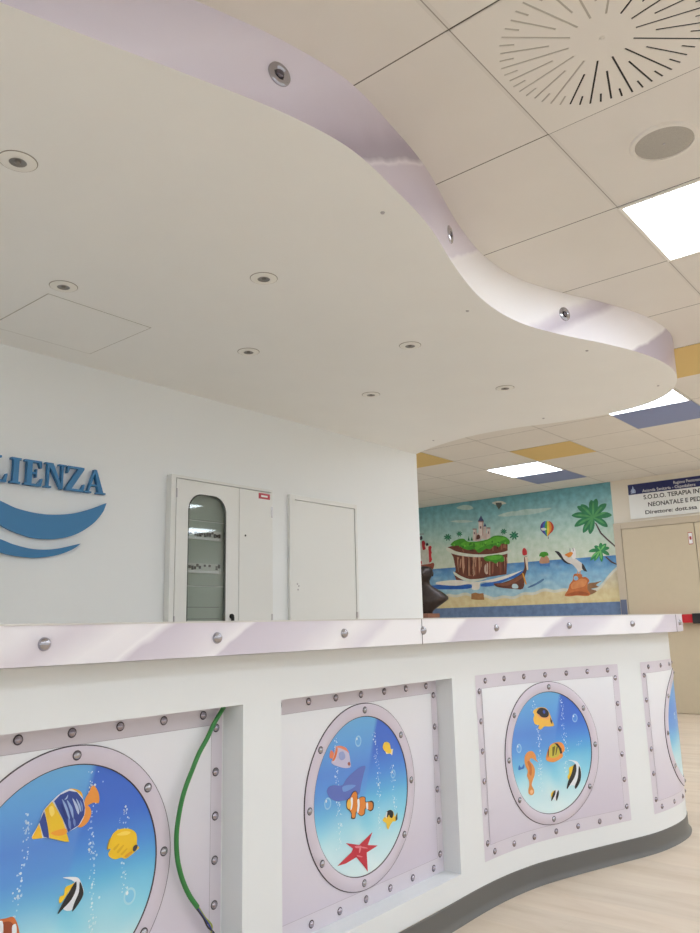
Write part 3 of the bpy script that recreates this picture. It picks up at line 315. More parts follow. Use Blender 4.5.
  'painted_tall_palm': [((84,70,66),0,[3473,2087,3452,2074,3403,1963,3335,1883,3248,1793,3250,1772,3347,1869,3420,1954]), ((52,128,84),1,[3483,2148,3541,2194,3630,2224,3698,2220,3743,2196,3708,2170,3644,2152,3553,2137,3486,2134]), ((52,128,84),1,[3480,2147,3509,2211,3567,2274,3620,2299,3666,2296,3655,2261,3616,2220,3548,2168,3489,2136]), ((52,128,84),1,[3479,2145,3493,2210,3534,2277,3577,2308,3619,2312,3619,2278,3593,2234,3541,2176,3490,2137]), ((52,128,84),1,[3477,2141,3455,2202,3448,2278,3460,2325,3488,2351,3513,2326,3523,2279,3514,2203,3492,2141]), ((52,128,84),1,[3477,2139,3440,2198,3413,2275,3409,2327,3426,2360,3459,2341,3484,2295,3498,2214,3492,2143]), ((52,128,84),1,[3479,2136,3421,2166,3356,2214,3321,2253,3313,2287,3355,2292,3405,2270,3460,2210,3489,2147]), ((52,128,84),1,[3484,2134,3426,2124,3347,2123,3293,2130,3262,2149,3296,2180,3351,2194,3429,2182,3485,2148]), ((52,128,84),1,[3489,2135,3460,2096,3408,2050,3361,2023,3322,2019,3330,2062,3363,2107,3425,2142,3480,2147]), ((52,128,84),1,[3492,2143,3526,2112,3552,2051,3556,1996,3540,1955,3506,1981,3481,2030,3469,2095,3477,2139]), ((52,128,84),1,[3490,2146,3541,2129,3594,2079,3620,2025,3621,1978,3579,1993,3536,2033,3494,2092,3479,2136]), ((52,128,84),1,[3487,2148,3552,2160,3637,2143,3693,2107,3720,2063,3674,2058,3611,2074,3532,2105,3482,2134]), ((84,160,96),1,[3484,2144,3535,2173,3611,2196,3667,2199,3703,2192,3671,2182,3616,2171,3540,2153,3485,2139]), ((84,160,96),1,[3485,2144,3532,2145,3597,2131,3642,2108,3667,2085,3636,2091,3588,2106,3526,2126,3484,2139]), ((84,160,96),1,[3486,2143,3521,2124,3563,2083,3590,2044,3601,2014,3576,2032,3543,2066,3505,2110,3482,2139]), ((84,160,96),1,[3487,2142,3505,2115,3524,2067,3532,2025,3530,1996,3514,2020,3499,2059,3485,2109,3482,2140]), ((84,160,96),1,[3486,2139,3456,2118,3410,2086,3376,2064,3351,2053,3366,2078,3396,2107,3444,2134,3483,2143]), ((84,160,96),1,[3484,2139,3439,2150,3379,2166,3339,2177,3317,2187,3344,2194,3386,2191,3445,2170,3485,2144]), ((84,160,96),1,[3483,2139,3446,2170,3402,2210,3376,2237,3365,2256,3389,2250,3421,2229,3461,2185,3486,2143]), ((84,160,96),1,[3482,2141,3469,2193,3461,2258,3461,2299,3468,2322,3479,2301,3487,2261,3490,2195,3487,2141]), ((84,160,96),1,[3482,2143,3505,2191,3545,2245,3579,2273,3605,2284,3593,2262,3566,2229,3522,2178,3486,2140])],
  'painted_low_palm': [((84,66,60),0,[3386,1679,3370,1683,3306,1622,3247,1587,3248,1576,3318,1607]), ((54,140,84),1,[3427,1759,3462,1778,3513,1785,3549,1775,3572,1756,3550,1745,3513,1743,3463,1745,3427,1751]), ((54,140,84),1,[3430,1758,3471,1749,3520,1718,3550,1682,3562,1650,3531,1660,3493,1686,3449,1724,3424,1752]), ((54,140,84),1,[3431,1758,3462,1743,3495,1707,3512,1671,3513,1641,3488,1654,3461,1683,3434,1723,3424,1753]), ((54,140,84),1,[3431,1755,3444,1728,3449,1684,3443,1648,3428,1625,3413,1648,3406,1684,3410,1728,3423,1755]), ((54,140,84),1,[3429,1752,3412,1731,3380,1708,3353,1696,3331,1696,3337,1720,3357,1743,3393,1759,3425,1759]), ((54,140,84),1,[3426,1751,3397,1749,3360,1755,3335,1764,3323,1778,3342,1792,3369,1795,3404,1782,3428,1759]), ((54,140,84),1,[3424,1752,3397,1766,3368,1790,3356,1810,3356,1828,3377,1830,3399,1819,3421,1789,3430,1758]), ((54,140,84),1,[3423,1755,3408,1780,3400,1812,3405,1832,3419,1844,3435,1834,3443,1815,3442,1783,3431,1756]), ((54,140,84),1,[3424,1758,3433,1786,3455,1811,3477,1819,3498,1813,3497,1796,3483,1779,3456,1761,3430,1752]), ((120,196,110),1,[3428,1757,3460,1748,3503,1725,3533,1701,3548,1680,3526,1691,3494,1711,3453,1737,3426,1754]), ((120,196,110),1,[3429,1756,3449,1742,3474,1713,3489,1686,3495,1666,3479,1679,3460,1703,3438,1734,3426,1754]), ((120,196,110),1,[3429,1755,3435,1734,3438,1699,3436,1670,3431,1651,3424,1670,3421,1698,3421,1734,3425,1755]), ((120,196,110),1,[3426,1754,3408,1769,3388,1789,3377,1803,3373,1814,3386,1811,3401,1800,3418,1778,3428,1756]), ((120,196,110),1,[3426,1756,3430,1773,3440,1790,3451,1798,3461,1800,3461,1791,3454,1780,3441,1765,3429,1754])],
  'painted_airship': [((206,204,190),1,[4794,2473,4711,2485,4630,2468,4592,2440,4673,2436,4754,2446]), ((92,100,96),0,[4743,2467,4661,2461,4653,2429,4702,2374,4735,2429])],
  'painted_turreted_house': [((206,206,196),0,[5998,2043,5913,2050,5759,1995,5780,1751,6012,1753]), ((196,44,54),0,[5899,2076,5858,2079,5851,1962,5888,1958]), ((196,44,54),0,[5797,1992,5754,1988,5758,1791,5795,1780]), ((196,44,54),0,[6009,1822,5912,1808,5915,1767,6011,1774]), ((196,44,54),1,[5797,1992,5758,2002,5745,1974,5763,1948,5745,1912,5764,1873,5747,1824,5765,1788,5784,1792,5789,1888]), ((170,36,48),1,[5899,2076,5865,2080,5844,2044,5855,2010,5841,1968,5885,1956,5899,2014]), ((226,220,210),0,[5848,2016,5803,2006,5805,1958,5835,1960]), ((60,60,70),1,[5929,2134,5900,2152,5885,2116,5908,2091,5931,2100]), ((60,60,70),1,[5834,2036,5810,2048,5792,2025,5808,2006,5832,2008]), ((150,160,160),0,[5940,2184,5860,2181,5861,2161,5941,2166]), ((150,80,60),1,[6012,1760,5912,1760,5779,1765,5730,1775,5715,1747,5751,1682,5915,1692,6015,1698])],
  'painted_clouds': [((172,198,192),1,[5328,2469,5217,2495,5110,2473,5070,2430,5200,2426]), ((184,208,200),1,[4724,2299,4580,2329,4461,2325,4424,2294,4584,2275]), ((184,206,200),1,[5427,2299,5251,2300,5081,2263,5253,2262]), ((180,206,200),1,[4615,2293,4379,2337,4180,2326,3985,2315,4134,2275,4385,2268])],
 },
}
# ------------------------------------------------------------ room constants
TX, TY = 1.561, 0.906          # a crossing of the ceiling grid
ZCEIL = 2.535                  # tiled ceiling
ZSOF = 2.315                   # underside of the canopy
YB = 3.425                     # wall behind the desk
XM = 8.67                      # wall with the mural and the double door
XC = 5.005                     # end of the wall behind the desk
XL, YF, YFAR = -3.0, -4.5, 6.8

M_wall = mat('white_wall_paint', (236, 239, 240), 0.75, bump=(60, 0.08))
M_wall_warm = mat('cream_wall_paint', (228, 220, 205), 0.7, bump=(60, 0.08))
M_canopy = mat('canopy_plaster', (242, 242, 240), 0.8, noise=(4, 0.02))
M_ceil = ceiling_mat()
M_floor = floor_mat()
M_yel = mat('ochre_tile', (220, 192, 128), 0.9)
M_blu = mat('slate_blue_tile', (140, 152, 192), 0.9)
M_desk = mat('desk_white_lacquer', (227, 230, 231), 0.45)
M_plinth = mat('grey_vinyl_skirting', (98, 97, 94), 0.5, noise=(8, 0.05))
M_chrome = mat('chrome', (176, 174, 180), 0.08, 1.0)
M_rivet = mat('rivet_steel', (176, 168, 178), 0.18, 1.0)
M_steel = mat('brushed_steel', (190, 186, 190), 0.3, 1.0)
M_darkhole = mat('dark_gap', (34, 32, 30), 0.7)
M_led = emat('led_diffuser', (233, 243, 255), LED)
M_frame = mat('white_enamel', (238, 236, 230), 0.4)
M_vent = mat('vent_plate', (230, 226, 219), 0.6)
M_grille = mat('speaker_grille', (176, 172, 164), 0.7, noise=(400, 0.25))
M_ink = attr_mat('printed_film', 0.35)
M_paint = attr_mat('mural_paint', 0.6, 14.0)
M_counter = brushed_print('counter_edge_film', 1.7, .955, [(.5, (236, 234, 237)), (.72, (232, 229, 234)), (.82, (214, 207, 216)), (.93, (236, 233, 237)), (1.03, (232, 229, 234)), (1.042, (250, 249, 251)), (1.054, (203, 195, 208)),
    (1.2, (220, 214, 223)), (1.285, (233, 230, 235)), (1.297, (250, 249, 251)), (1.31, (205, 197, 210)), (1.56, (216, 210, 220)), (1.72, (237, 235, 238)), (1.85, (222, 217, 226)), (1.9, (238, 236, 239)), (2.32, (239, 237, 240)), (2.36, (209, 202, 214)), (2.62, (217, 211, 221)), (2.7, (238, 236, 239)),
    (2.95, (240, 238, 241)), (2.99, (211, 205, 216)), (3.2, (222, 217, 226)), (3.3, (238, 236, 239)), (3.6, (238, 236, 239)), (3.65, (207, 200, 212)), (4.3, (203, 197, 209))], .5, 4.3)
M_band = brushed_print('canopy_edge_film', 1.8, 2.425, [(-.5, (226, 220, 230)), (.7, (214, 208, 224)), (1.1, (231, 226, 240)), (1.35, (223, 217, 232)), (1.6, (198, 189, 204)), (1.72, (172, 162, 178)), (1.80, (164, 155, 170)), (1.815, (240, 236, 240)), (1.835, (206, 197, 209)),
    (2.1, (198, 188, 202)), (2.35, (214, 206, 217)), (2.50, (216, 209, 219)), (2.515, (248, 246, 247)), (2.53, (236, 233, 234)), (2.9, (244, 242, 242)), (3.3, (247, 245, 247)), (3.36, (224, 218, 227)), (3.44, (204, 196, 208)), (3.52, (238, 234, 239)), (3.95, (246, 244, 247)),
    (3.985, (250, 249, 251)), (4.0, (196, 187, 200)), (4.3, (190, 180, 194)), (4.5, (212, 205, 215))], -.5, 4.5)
M_ring = mat('lilac_ring_film', (207, 198, 210), 0.35)
M_line = mat('dark_line', (70, 60, 66), 0.5)
M_green = mat('green_sheath', (52, 128, 62), 0.45)
M_letter = mat('blue_letter_face', (44, 120, 172), 0.4)
M_cab = mat('cabinet_enamel', (228, 229, 226), 0.4)
M_cab_in = mat('cabinet_grey_plate', (176, 186, 176), 0.5)
M_black = mat('black_plastic', (28, 28, 30), 0.4)
M_red = mat('red_plastic', (196, 28, 40), 0.35)
M_bronze = mat('dark_bronze', (58, 48, 44), 0.42, 0.45, noise=(22, 0.6), bump=(38, 0.6))
M_wood = mat('reddish_wood', (140, 96, 76), 0.4, noise=(12, 0.15))
M_doorleaf = mat('beige_door', (203, 189, 162), 0.5, noise=(20, 0.03))
M_doorframe = mat('taupe_door_frame', (196, 182, 160), 0.5)
M_navy = mat('navy_band', (22, 30, 88), 0.4)
M_silver = mat('sign_silver', (232, 233, 230), 0.35)
M_whiteink = mat('white_ink', (240, 240, 240), 0.5)
M_glass = bpy.data.materials.new('cabinet_glass'); M_glass.use_nodes = True
_b = M_glass.node_tree.nodes['Principled BSDF']
_b.inputs['Base Color'].default_value = (0.93, 0.97, 0.95, 1); _b.inputs['Roughness'].default_value = 0.02
_b.inputs['Transmission Weight'].default_value = 1.0; _b.inputs['IOR'].default_value = 1.45

# -------------------------------------------------------------------- setting
def structure(name, bm, m):
    return tag(obj(name, bm, m), kind='structure')
structure('floor', boxm(XL, XM+.1, YF, YFAR, -0.1, 0.0), M_floor)
structure('ceiling', boxm(XL, XM+.1, YF, YFAR, ZCEIL, ZCEIL+.1), M_ceil)
structure('wall_back', boxm(XL, XC, YB, YB+.12, 0, ZCEIL), M_wall)
structure('wall_return', boxm(XC-.12, XC, YB+.12, YFAR, 0, ZCEIL), M_wall)
structure('wall_right', boxm(XM, XM+.12, YF, YFAR, 0, ZCEIL), M_wall_warm)
structure('wall_far', boxm(XC-.12, XM+.12, YFAR, YFAR+.12, 0, ZCEIL), M_wall_warm)
structure('wall_left', boxm(XL-.12, XL, YF, YB+.12, 0, ZCEIL), M_wall)
structure('wall_front', boxm(XL-.12, XM+.12, YF-.12, YF, 0, ZCEIL), M_wall)

# ------------------------------------------------ coloured tiles, lamps, vents
def cell(i, j):            # lower corner of a tile of the grid
    return TX + .6*i, TY + .6*j
def tile(i, j, m, label):
    x, y = cell(i, j)
    o = obj_local('ceiling_tile', boxm(-.296, .296, -.296, .296, -.004, 0.0, bevel=.0015), m, (x+.3, y+.3, ZCEIL))
    tag(o, label, 'ceiling tile', 'coloured tiles in the suspended ceiling')
tile(5, 0, M_yel, 'ochre yellow ceiling tile just right of the canopy tip, nearest of the yellow ones')
tile(8, 3, M_yel, 'ochre yellow ceiling tile beside the far lit panel in front of the mural')
tile(7, 5, M_yel, 'ochre yellow ceiling tile partly hidden above the white wall corner, leftmost')
tile(7, 1, M_blu, 'slate blue ceiling tile beside the lit panel under the canopy tip')
tile(10, 4, M_blu, 'slate blue ceiling tile behind the far lit panel, above the mural')

led_proto = None
def led(i, j, label):
    global led_proto
    x, y = cell(i, j)
    if led_proto is None:
        r = empty('ceiling_light', (x+.3, y+.3, ZCEIL))
        bm = bmesh.new(); X, Y = x+.3, y+.3
        for a in ((-.298, .298, -.298, -.285), (-.298, .298, .285, .298), (-.298, -.285, -.285, .285), (.285, .298, -.285, .285)):
            box(bm, X+a[0], X+a[1], Y+a[2], Y+a[3], ZCEIL-.008, ZCEIL)
        obj('frame', bm, M_frame, r)
        obj('diffuser', boxm(X-.285, X+.285, Y-.285, Y+.285, ZCEIL-.006, ZCEIL-.001), M_led, r)
        led_proto = r
    else:
        r = led_proto.copy(); COL.objects.link(r); r.location = (x+.3, y+.3, ZCEIL)
        for c in led_proto.children:
            d = c.copy(); COL.objects.link(d); d.parent = r
    tag(r, label, 'ceiling light', 'square lit panels in the suspended ceiling')
led(2, -1, 'large square lit ceiling panel cut by the right edge, beside the round speaker')
led(6, 1, 'square lit ceiling panel mostly hidden by the canopy tip, next to the blue tile')
led(9, 4, 'square lit ceiling panel far back above the mural')
ADDED_LEDS = [(-6, -2), (7, 7), (10, 0), (7, -1), (-4, 2), (-6, 2), (-2, -4), (-5, -4), (1, -4), (4, -4), (7, -4), (10, -4), (-5, -7), (-2, -7), (1, -7), (4, -7), (7, -7), (10, -7)]  # unseen ceiling panels added to even out the brightness
for i, j in ADDED_LEDS:
    led(i, j, 'added square ceiling panel, unseen, brightening the hall and desk from out of view')

# air diffuser with radial slots
x, y = cell(0, -1); cx, cy = x+.3, y+.3
r = empty('air_diffuser', (cx, cy, ZCEIL), 'square air diffuser plate with radial slots in the ceiling, top right', 'air vent')
plate = bmesh.new(); slots = bmesh.new()
box(slots, cx-.29, cx+.29, cy-.29, cy+.29, ZCEIL-.0008, ZCEIL-.0001)
NS = 56
def in_slot_ranges(k): return ((.088, .276), (.236, .276), (.140, .272), (.236, .276))[k % 4]
# plate: wedge-shaped sectors between slots, built from a polar grid with the slots left open
W = .0029
def pol(rr, a, z): return (cx + rr*math.cos(a), cy + rr*math.sin(a), z)
for k in range(NS):
    a = 2*math.pi*(k+.5)/NS; r0, r1 = in_slot_ranges(k); h = math.pi/NS
    ca, sa = math.cos(a), math.sin(a)
    def P(rr, s):    # point at radius rr, lateral offset s from the slot axis
        return (cx + rr*ca - s*sa, cy + rr*sa + s*ca)
    def edge(rr): return rr*math.tan(h)
    def quad(ra, rb, s0a, s1a, s0b, s1b):
        pts = [P(ra, s0a), P(ra, s1a), P(rb, s1b), P(rb, s0b)]
        plate.faces.new([plate.verts.new((p[0], p[1], ZCEIL-.0024)) for p in pts])
    RO = .285
    quad(.0, r0, -0, 0.00001, -edge(r0), edge(r0))
    quad(r0, r1, -edge(r0), -W, -edge(r1), -W)
    quad(r0, r1, W, edge(r0), W, edge(r1))
    quad(r1, RO, -edge(r1), edge(r1), -edge(RO), edge(RO))
    # slot walls
    for s in (-W, W):
        pts = [P(r0, s), P(r1, s)]
        plate.faces.new([plate.verts.new((q[0], q[1], z)) for q, z in ((pts[0], ZCEIL-.0024), (pts[1], ZCEIL-.0024), (pts[1], ZCEIL-.0010), (pts[0], ZCEIL-.0010))])
# outer part, from the polygon of radius RO to the square edge
RO = .285; N2 = NS
for k in range(NS):
    a0 = 2*math.pi*k/NS; a1 = 2*math.pi*(k+1)/NS; R1 = RO/math.cos(math.pi/NS)
    def sq(a):
        m = max(abs(math.cos(a)), abs(math.sin(a))); return (cx + .297*math.cos(a)/m, cy + .297*math.sin(a)/m)
    pts = [(cx+R1*math.cos(a0), cy+R1*math.sin(a0)), (cx+R1*math.cos(a1), cy+R1*math.sin(a1)), sq(a1), sq(a0)]
    plate.faces.new([plate.verts.new((p[0], p[1], ZCEIL-.0024)) for p in pts])
for s in ((-1, 0), (1, 0), (0, -1), (0, 1)):
    pass
bmesh.ops.remove_doubles(plate, verts=plate.verts, dist=1e-5)
obj('slotted_plate', plate, M_vent, r)
obj('dark_backing', slots, M_darkhole, r)
bm = bmesh.new(); d_ = Vector((-.635, .772)); e_ = Vector((.772, .635))     # paler grey half-disc behind half of the slots
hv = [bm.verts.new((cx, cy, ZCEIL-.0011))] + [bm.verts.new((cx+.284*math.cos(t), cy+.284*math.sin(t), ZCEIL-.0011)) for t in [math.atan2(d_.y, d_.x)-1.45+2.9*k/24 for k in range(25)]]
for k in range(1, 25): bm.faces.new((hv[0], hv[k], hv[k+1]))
o = obj('pale_half_disc', bm, mat('pale_disc_grey', (186, 180, 170), .7), r)
bm = bmesh.new(); lathe(bm, [(0, -.004), (.005, -.004), (.007, -.0026), (.007, -.002)], 16, Matrix.Translation((cx, cy, ZCEIL)))
obj('screw', bm, M_vent, r, True)

# ceiling speaker
sx, sy = 2.458, .633
r = empty('ceiling_speaker', (sx, sy, ZCEIL), 'round grey ceiling speaker between the air diffuser and the lit panel', 'speaker')
T = Matrix.Translation((sx, sy, ZCEIL))
bm = bmesh.new(); lathe(bm, [(.092, -.004), (.094, -.008), (.105, -.006), (.109, 0)], 48, T); obj('trim_ring', bm, M_vent, r, True)
bm = bmesh.new(); lathe(bm, [(0, -.0075), (.08, -.0065), (.0925, -.004), (.0925, -.001)], 48, T); obj('grille', bm, M_grille, r, True)
bm = bmesh.new(); lathe(bm, [(0, -.010), (.004, -.0095), (.005, -.007)], 12, T); obj('grille_pin', bm, M_steel, r, True)

# --------------------------------------------------------------------- canopy
FRONT = [(-.55, 3.425), (-.56, 2.9), (-.53, 2.4), (-.42, 2.0), (-.2, 1.74), (.1, 1.62), (.32, 1.56), (.62, 1.47), (.82, 1.41), (1.05, 1.338), (1.25, 1.278), (1.40, 1.247),  # unseen left end drawn short so added panels can light the staff side
         (1.52, 1.235), (1.64, 1.242), (1.775, 1.262), (1.951, 1.290), (2.10, 1.325), (2.364, 1.408), (2.62, 1.472), (2.80, 1.497), (2.96, 1.500),
         (3.107, 1.483), (3.26, 1.440), (3.42, 1.382), (3.57, 1.318), (3.855, 1.225), (4.093, 1.186), (4.296, 1.190),
         (4.479, 1.235), (4.667, 1.325), (4.793, 1.44), (4.88, 1.60), (4.915, 1.80), (4.88, 2.131), (4.80, 2.45), (4.79, 2.80),
         (4.885, 3.175), (5.0, 3.425)]
CAN = [(p.x, p.y) for p in spline([Vector((a, b, 0)) for a, b in FRONT], 5)]
can = empty('canopy', (1.5, 2.4, ZSOF), 'white wavy canopy hanging over the reception desk with lilac metal-look edge', 'canopy')
bm = bmesh.new()
ring = [Vector((x, y, ZSOF)) for x, y in CAN]
vs = [bm.verts.new(p) for p in ring]
for t in tessellate_polygon([ring]):
    bm.faces.new([vs[i] for i in t])
obj('soffit_panel', bm, M_canopy, can)
def ribbon(pts, z0, z1, u0=0.0):
    bm = bmesh.new(); uvl = bm.loops.layers.uv.new('UVMap'); u = u0; prev = None
    acc = [u0]
    for a, b in zip(pts[:-1], pts[1:]): acc.append(acc[-1] + math.hypot(b[0]-a[0], b[1]-a[1]))
    va = [bm.verts.new((x, y, z0)) for x, y in pts]; vb = [bm.verts.new((x, y, z1)) for x, y in pts]
    for i in range(len(pts)-1):
        f = bm.faces.new((va[i], va[i+1], vb[i+1], vb[i])); f.smooth = True
        for l, (uu, vv) in zip(f.loops, ((pts[i][0], z0), (pts[i+1][0], z0), (pts[i+1][0], z1), (pts[i][0], z1))): l[uvl].uv = (uu, vv)
    return bm, acc
bm, _ = ribbon(CAN, ZSOF, ZCEIL)
o = obj('edge_band', bm, M_band, can); o['label'] = 'lilac brushed-metal film edge band'
# access hatch: a thin raised flush door with an open joint
bm = bmesh.new()
hx0, hx1, hy0, hy1 = 1.465, 1.962, 2.755, 3.25
for a in ((hx0, hx1, hy0, hy0+.0025), (hx0, hx1, hy1-.0025, hy1), (hx0, hx0+.0025, hy0, hy1), (hx1-.0025, hx1, hy0, hy1)):
    box(bm, *a, ZSOF-.0006, ZSOF)
j = bm
hatch = obj('access_hatch', boxm(hx0+.003, hx1-.003, hy0+.003, hy1-.003, ZSOF-.0012, ZSOF), M_canopy, can)
obj('joint', j, M_vent if False else mat('hatch_joint', (150, 142, 130), .9), hatch)
for (x, y) in ((1.875, 1.377), (2.776, 1.598), (3.63, 1.415), (4.70, 2.172), (4.70, 3.058), (4.498, 1.348)):
    bm = bmesh.new(); lathe(bm, [(0, -.004), (.006, -.004), (.008, 0)], 12); obj_local('screw', bm, M_steel, (x, y, ZSOF), can, True)
def near_on(path, x, y):
    best = None
    for a, b in zip(path[:-1], path[1:]):
        A = Vector(a); B = Vector(b); d = B-A; t = max(0, min(1, (Vector((x, y))-A).dot(d)/d.length_squared)); q = A+d*t
        e = (q-Vector((x, y))).length
        if best is None or e < best[0]: best = (e, q, d.normalized())
    q, d = best[1], best[2]
    return q, Vector((d.y, -d.x))       # outward = right of travel (towards -Y on the front)
def face_matrix(p, nrm):
    n = Vector((nrm[0], nrm[1], 0)).normalized(); z = n; x = Vector((0, 0, 1)).cross(z).normalized(); y = z.cross(x)
    M = Matrix((x, y, z)).transposed().to_4x4(); M.translation = p; return M
for (x, y) in ((1.285, 1.269), (2.325, 1.41), (3.36, 1.40), (.2, 1.58)):
    q, n = near_on(CAN, x, y)
    bm = bmesh.new(); lathe(bm, [(0, .011), (.008, .010), (.012, .006), (.0125, .003)], 32, None, 1); lathe(bm, [(.0125, .003), (.020, .0075), (.029, .006), (.034, .003), (.035, 0)], 32)
    me_o = obj_local('bolt', bm, [M_chrome, mat('bolt_boss', (110, 104, 112), .2, 1.0)], (0, 0, 0), None, True)
    me_o.parent = can
    me_o.matrix_local = Matrix.Translation(-Vector(can.location)) @ face_matrix(Vector((q.x, q.y, 2.425)), n)
    me_o['label'] = 'round steel disc bolt'

# spotlights in the canopy, two rows
spot_proto = None
def spot(x, y, label):
    global spot_proto
    if spot_proto is None:
        r = empty('recessed_spotlight', (x, y, ZSOF)); T = Matrix.Translation((x, y, ZSOF))
        bm = bmesh.new(); lathe(bm, [(.0235, -.001), (.0245, -.005), (.030, -.006), (.046, -.004), (.0515, -.0018)], 40, T); lathe(bm, [(.0515, -.0018), (.0535, -.0012), (.0542, 0)], 40, T, 1); obj('trim_ring', bm, [M_frame, mat('ring_edge_grey', (158, 150, 140), .8)], r, True)  # outermost slope of the trim ring is a thin grey line
        bm = bmesh.new(); lathe(bm, [(.0245, -.0045), (.021, -.002), (.019, -.0012), (0, -.0012)], 32, T); obj('reflector', bm, mat('dim_reflector', (150, 146, 142), .3, .8), r, True)
        bm = bmesh.new(); lathe(bm, [(0, -.009), (.006, -.008), (.009, -.004), (.009, -.0013)], 16, T); obj('lamp', bm, mat('lamp_grey', (128, 122, 116), .3), r, True)
        spot_proto = r
    else:
        r = spot_proto.copy(); COL.objects.link(r); r.location = (x, y, ZSOF)
        for c in spot_proto.children:
            d = c.copy(); COL.objects.link(d); d.parent = r
    tag(r, label, 'spotlight', 'recessed spotlights in the canopy')
spot(.943, 1.99, 'unlit round spotlight at the far left of the canopy, below the curved edge')
spot(1.953, 2.02, 'unlit round spotlight in the middle of the canopy, second of the front row')
spot(2.952, 2.03, 'unlit round spotlight above the plain hatch door, third of the front row')
spot(3.907, 2.03, 'unlit round spotlight nearest the canopy tip, last of the front row')
spot(1.471, 2.65, 'unlit round spotlight beside the ceiling hatch, first of the back row')
spot(2.472, 2.665, 'unlit round spotlight above the glazed cabinet, second of the back row')
spot(3.462, 2.675, 'unlit round spotlight nearest the wall corner, last of the back row')

# ----------------------------------------------------------------------- desk
CT = [(-2.0, 1.525), (-1, 1.525), (0, 1.525), (1, 1.525), (1.8, 1.525), (2.2, 1.527), (2.59, 1.532), (2.85, 1.505), (3.065, 1.447), (3.345, 1.353), (3.528, 1.292),
      (3.654, 1.266), (3.80, 1.254), (3.93, 1.263), (4.08, 1.312), (4.2, 1.41), (4.275, 1.55), (4.29, 1.72), (4.27, 2.0)]
OUT = [Vector((p.x, p.y)) for p in spline([Vector((a, b, 0)) for a, b in CT], 24)]
ACC = [-2.0]
for a, b in zip(OUT[:-1], OUT[1:]): ACC.append(ACC[-1] + (b-a).length)
import bisect
def on_face(s):
    """point of the desk front at arc length s, and its outward normal"""
    s = max(ACC[0], min(ACC[-1]-1e-6, s)); i = max(0, min(len(OUT)-2, bisect.bisect_right(ACC, s)-1))
    t = (s-ACC[i])/(ACC[i+1]-ACC[i]); p = OUT[i].lerp(OUT[i+1], t)
    def tan(k):
        return (OUT[min(k+1, len(OUT)-1)] - OUT[max(k-1, 0)]).normalized()
    d = tan(i).lerp(tan(i+1), t).normalized()
    return p, Vector((d.y, -d.x))
def offset_path(fn, step=.04):
    n = int((ACC[-1]-ACC[0])/step); o = []
    for k in range(n+1):
        s = ACC[0] + (ACC[-1]-ACC[0])*k/n; p, nn = on_face(s); o.append(p + nn*fn(s))
    return o
ZB0, ZB1 = .075, .914
PT, PB = .788, .147
PANW = .87
OPEN = [(.53, 1.40), (1.538, 2.402)]
REC = .075
desk = empty('reception_desk', (1.5, 1.6, 0), 'white curved reception desk with recessed front bays and grey plinth', 'reception desk')
bm = bmesh.new()
ss = [-2.0, .53, 1.40, 1.538, 2.402] + [2.45+.03*k for k in range(int((ACC[-1]-2.46)/.03))] + [ACC[-1]]
zz = [ZB0, PB, PT, ZB1]
def quad3(a, b, c, d): return bm.faces.new([bm.verts.new(v) for v in (a, b, c, d)])
for s0, s1 in zip(ss[:-1], ss[1:]):
    p0, _ = on_face(s0); p1, _ = on_face(s1)
    for z0, z1 in zip(zz[:-1], zz[1:]):
        if z0 == PB and any(abs(s0-a) < 1e-6 for a, b in OPEN):
            yb = 1.525+REC
            x0, x1 = p0.x, p1.x; y0, y1 = p0.y, p1.y
            quad3((x0, yb, z0), (x1, yb, z0), (x1, yb, z1), (x0, yb, z1))
            quad3((x0, y0, z0), (x1, y1, z0), (x1, yb, z0), (x0, yb, z0))
            quad3((x0, y0, z1), (x1, y1, z1), (x1, yb, z1), (x0, yb, z1))
            quad3((x0, y0, z0), (x0, yb, z0), (x0, yb, z1), (x0, y0, z1))
            quad3((x1, y1, z0), (x1, yb, z0), (x1, yb, z1), (x1, y1, z1))
            continue
        quad3((p0.x, p0.y, z0), (p1.x, p1.y, z0), (p1.x, p1.y, z1), (p0.x, p0.y, z1))
# rear skin, lower and upper lips
inner = []; outer = []
for s in ss:
    p, n_ = on_face(s); outer.append(p); inner.append(p - n_*.12)
for a, b, c, d in zip(outer[:-1], outer[1:], inner[1:], inner[:-1]):
    for z0, z1 in zip(zz[:-1], zz[1:]): quad3((d.x, d.y, z0), (c.x, c.y, z0), (c.x, c.y, z1), (d.x, d.y, z1))
    quad3((a.x, a.y, ZB0), (b.x, b.y, ZB0), (c.x, c.y, ZB0), (d.x, d.y, ZB0))
    quad3((a.x, a.y, ZB1), (b.x, b.y, ZB1), (c.x, c.y, ZB1), (d.x, d.y, ZB1))
for k in (0, -1):
    a, d = outer[k], inner[k]
    for z0, z1 in zip(zz[:-1], zz[1:]): quad3((a.x, a.y, z0), (d.x, d.y, z0), (d.x, d.y, z1), (a.x, a.y, z1))
bmesh.ops.remove_doubles(bm, verts=bm.verts, dist=1e-4)
bmesh.ops.recalc_face_normals(bm, faces=bm.faces)
for f in bm.faces: f.smooth = True
obj('desk_body', bm, M_desk, desk, True)
# plinth with a coved foot
bm = bmesh.new()
prof = [(.0, .0755), (.003, .073), (.003, .022), (.006, .010), (.013, .003), (.016, .0005), (-.11, .0005)]
rows = [offset_path(lambda s, o_=o_: o_) for o_, z in prof]
V = [[bm.verts.new((p.x, p.y, z)) for p in row] for row, (o_, z) in zip(rows, prof)]
for A, B in zip(V[:-1], V[1:]):
    for k in range(len(A)-1): bm.faces.new((A[k], A[k+1], B[k+1], B[k]))
bm.faces.new([v[-1] for v in V])
bmesh.ops.recalc_face_normals(bm, faces=bm.faces)
obj('plinth', bm, M_plinth, desk, True)

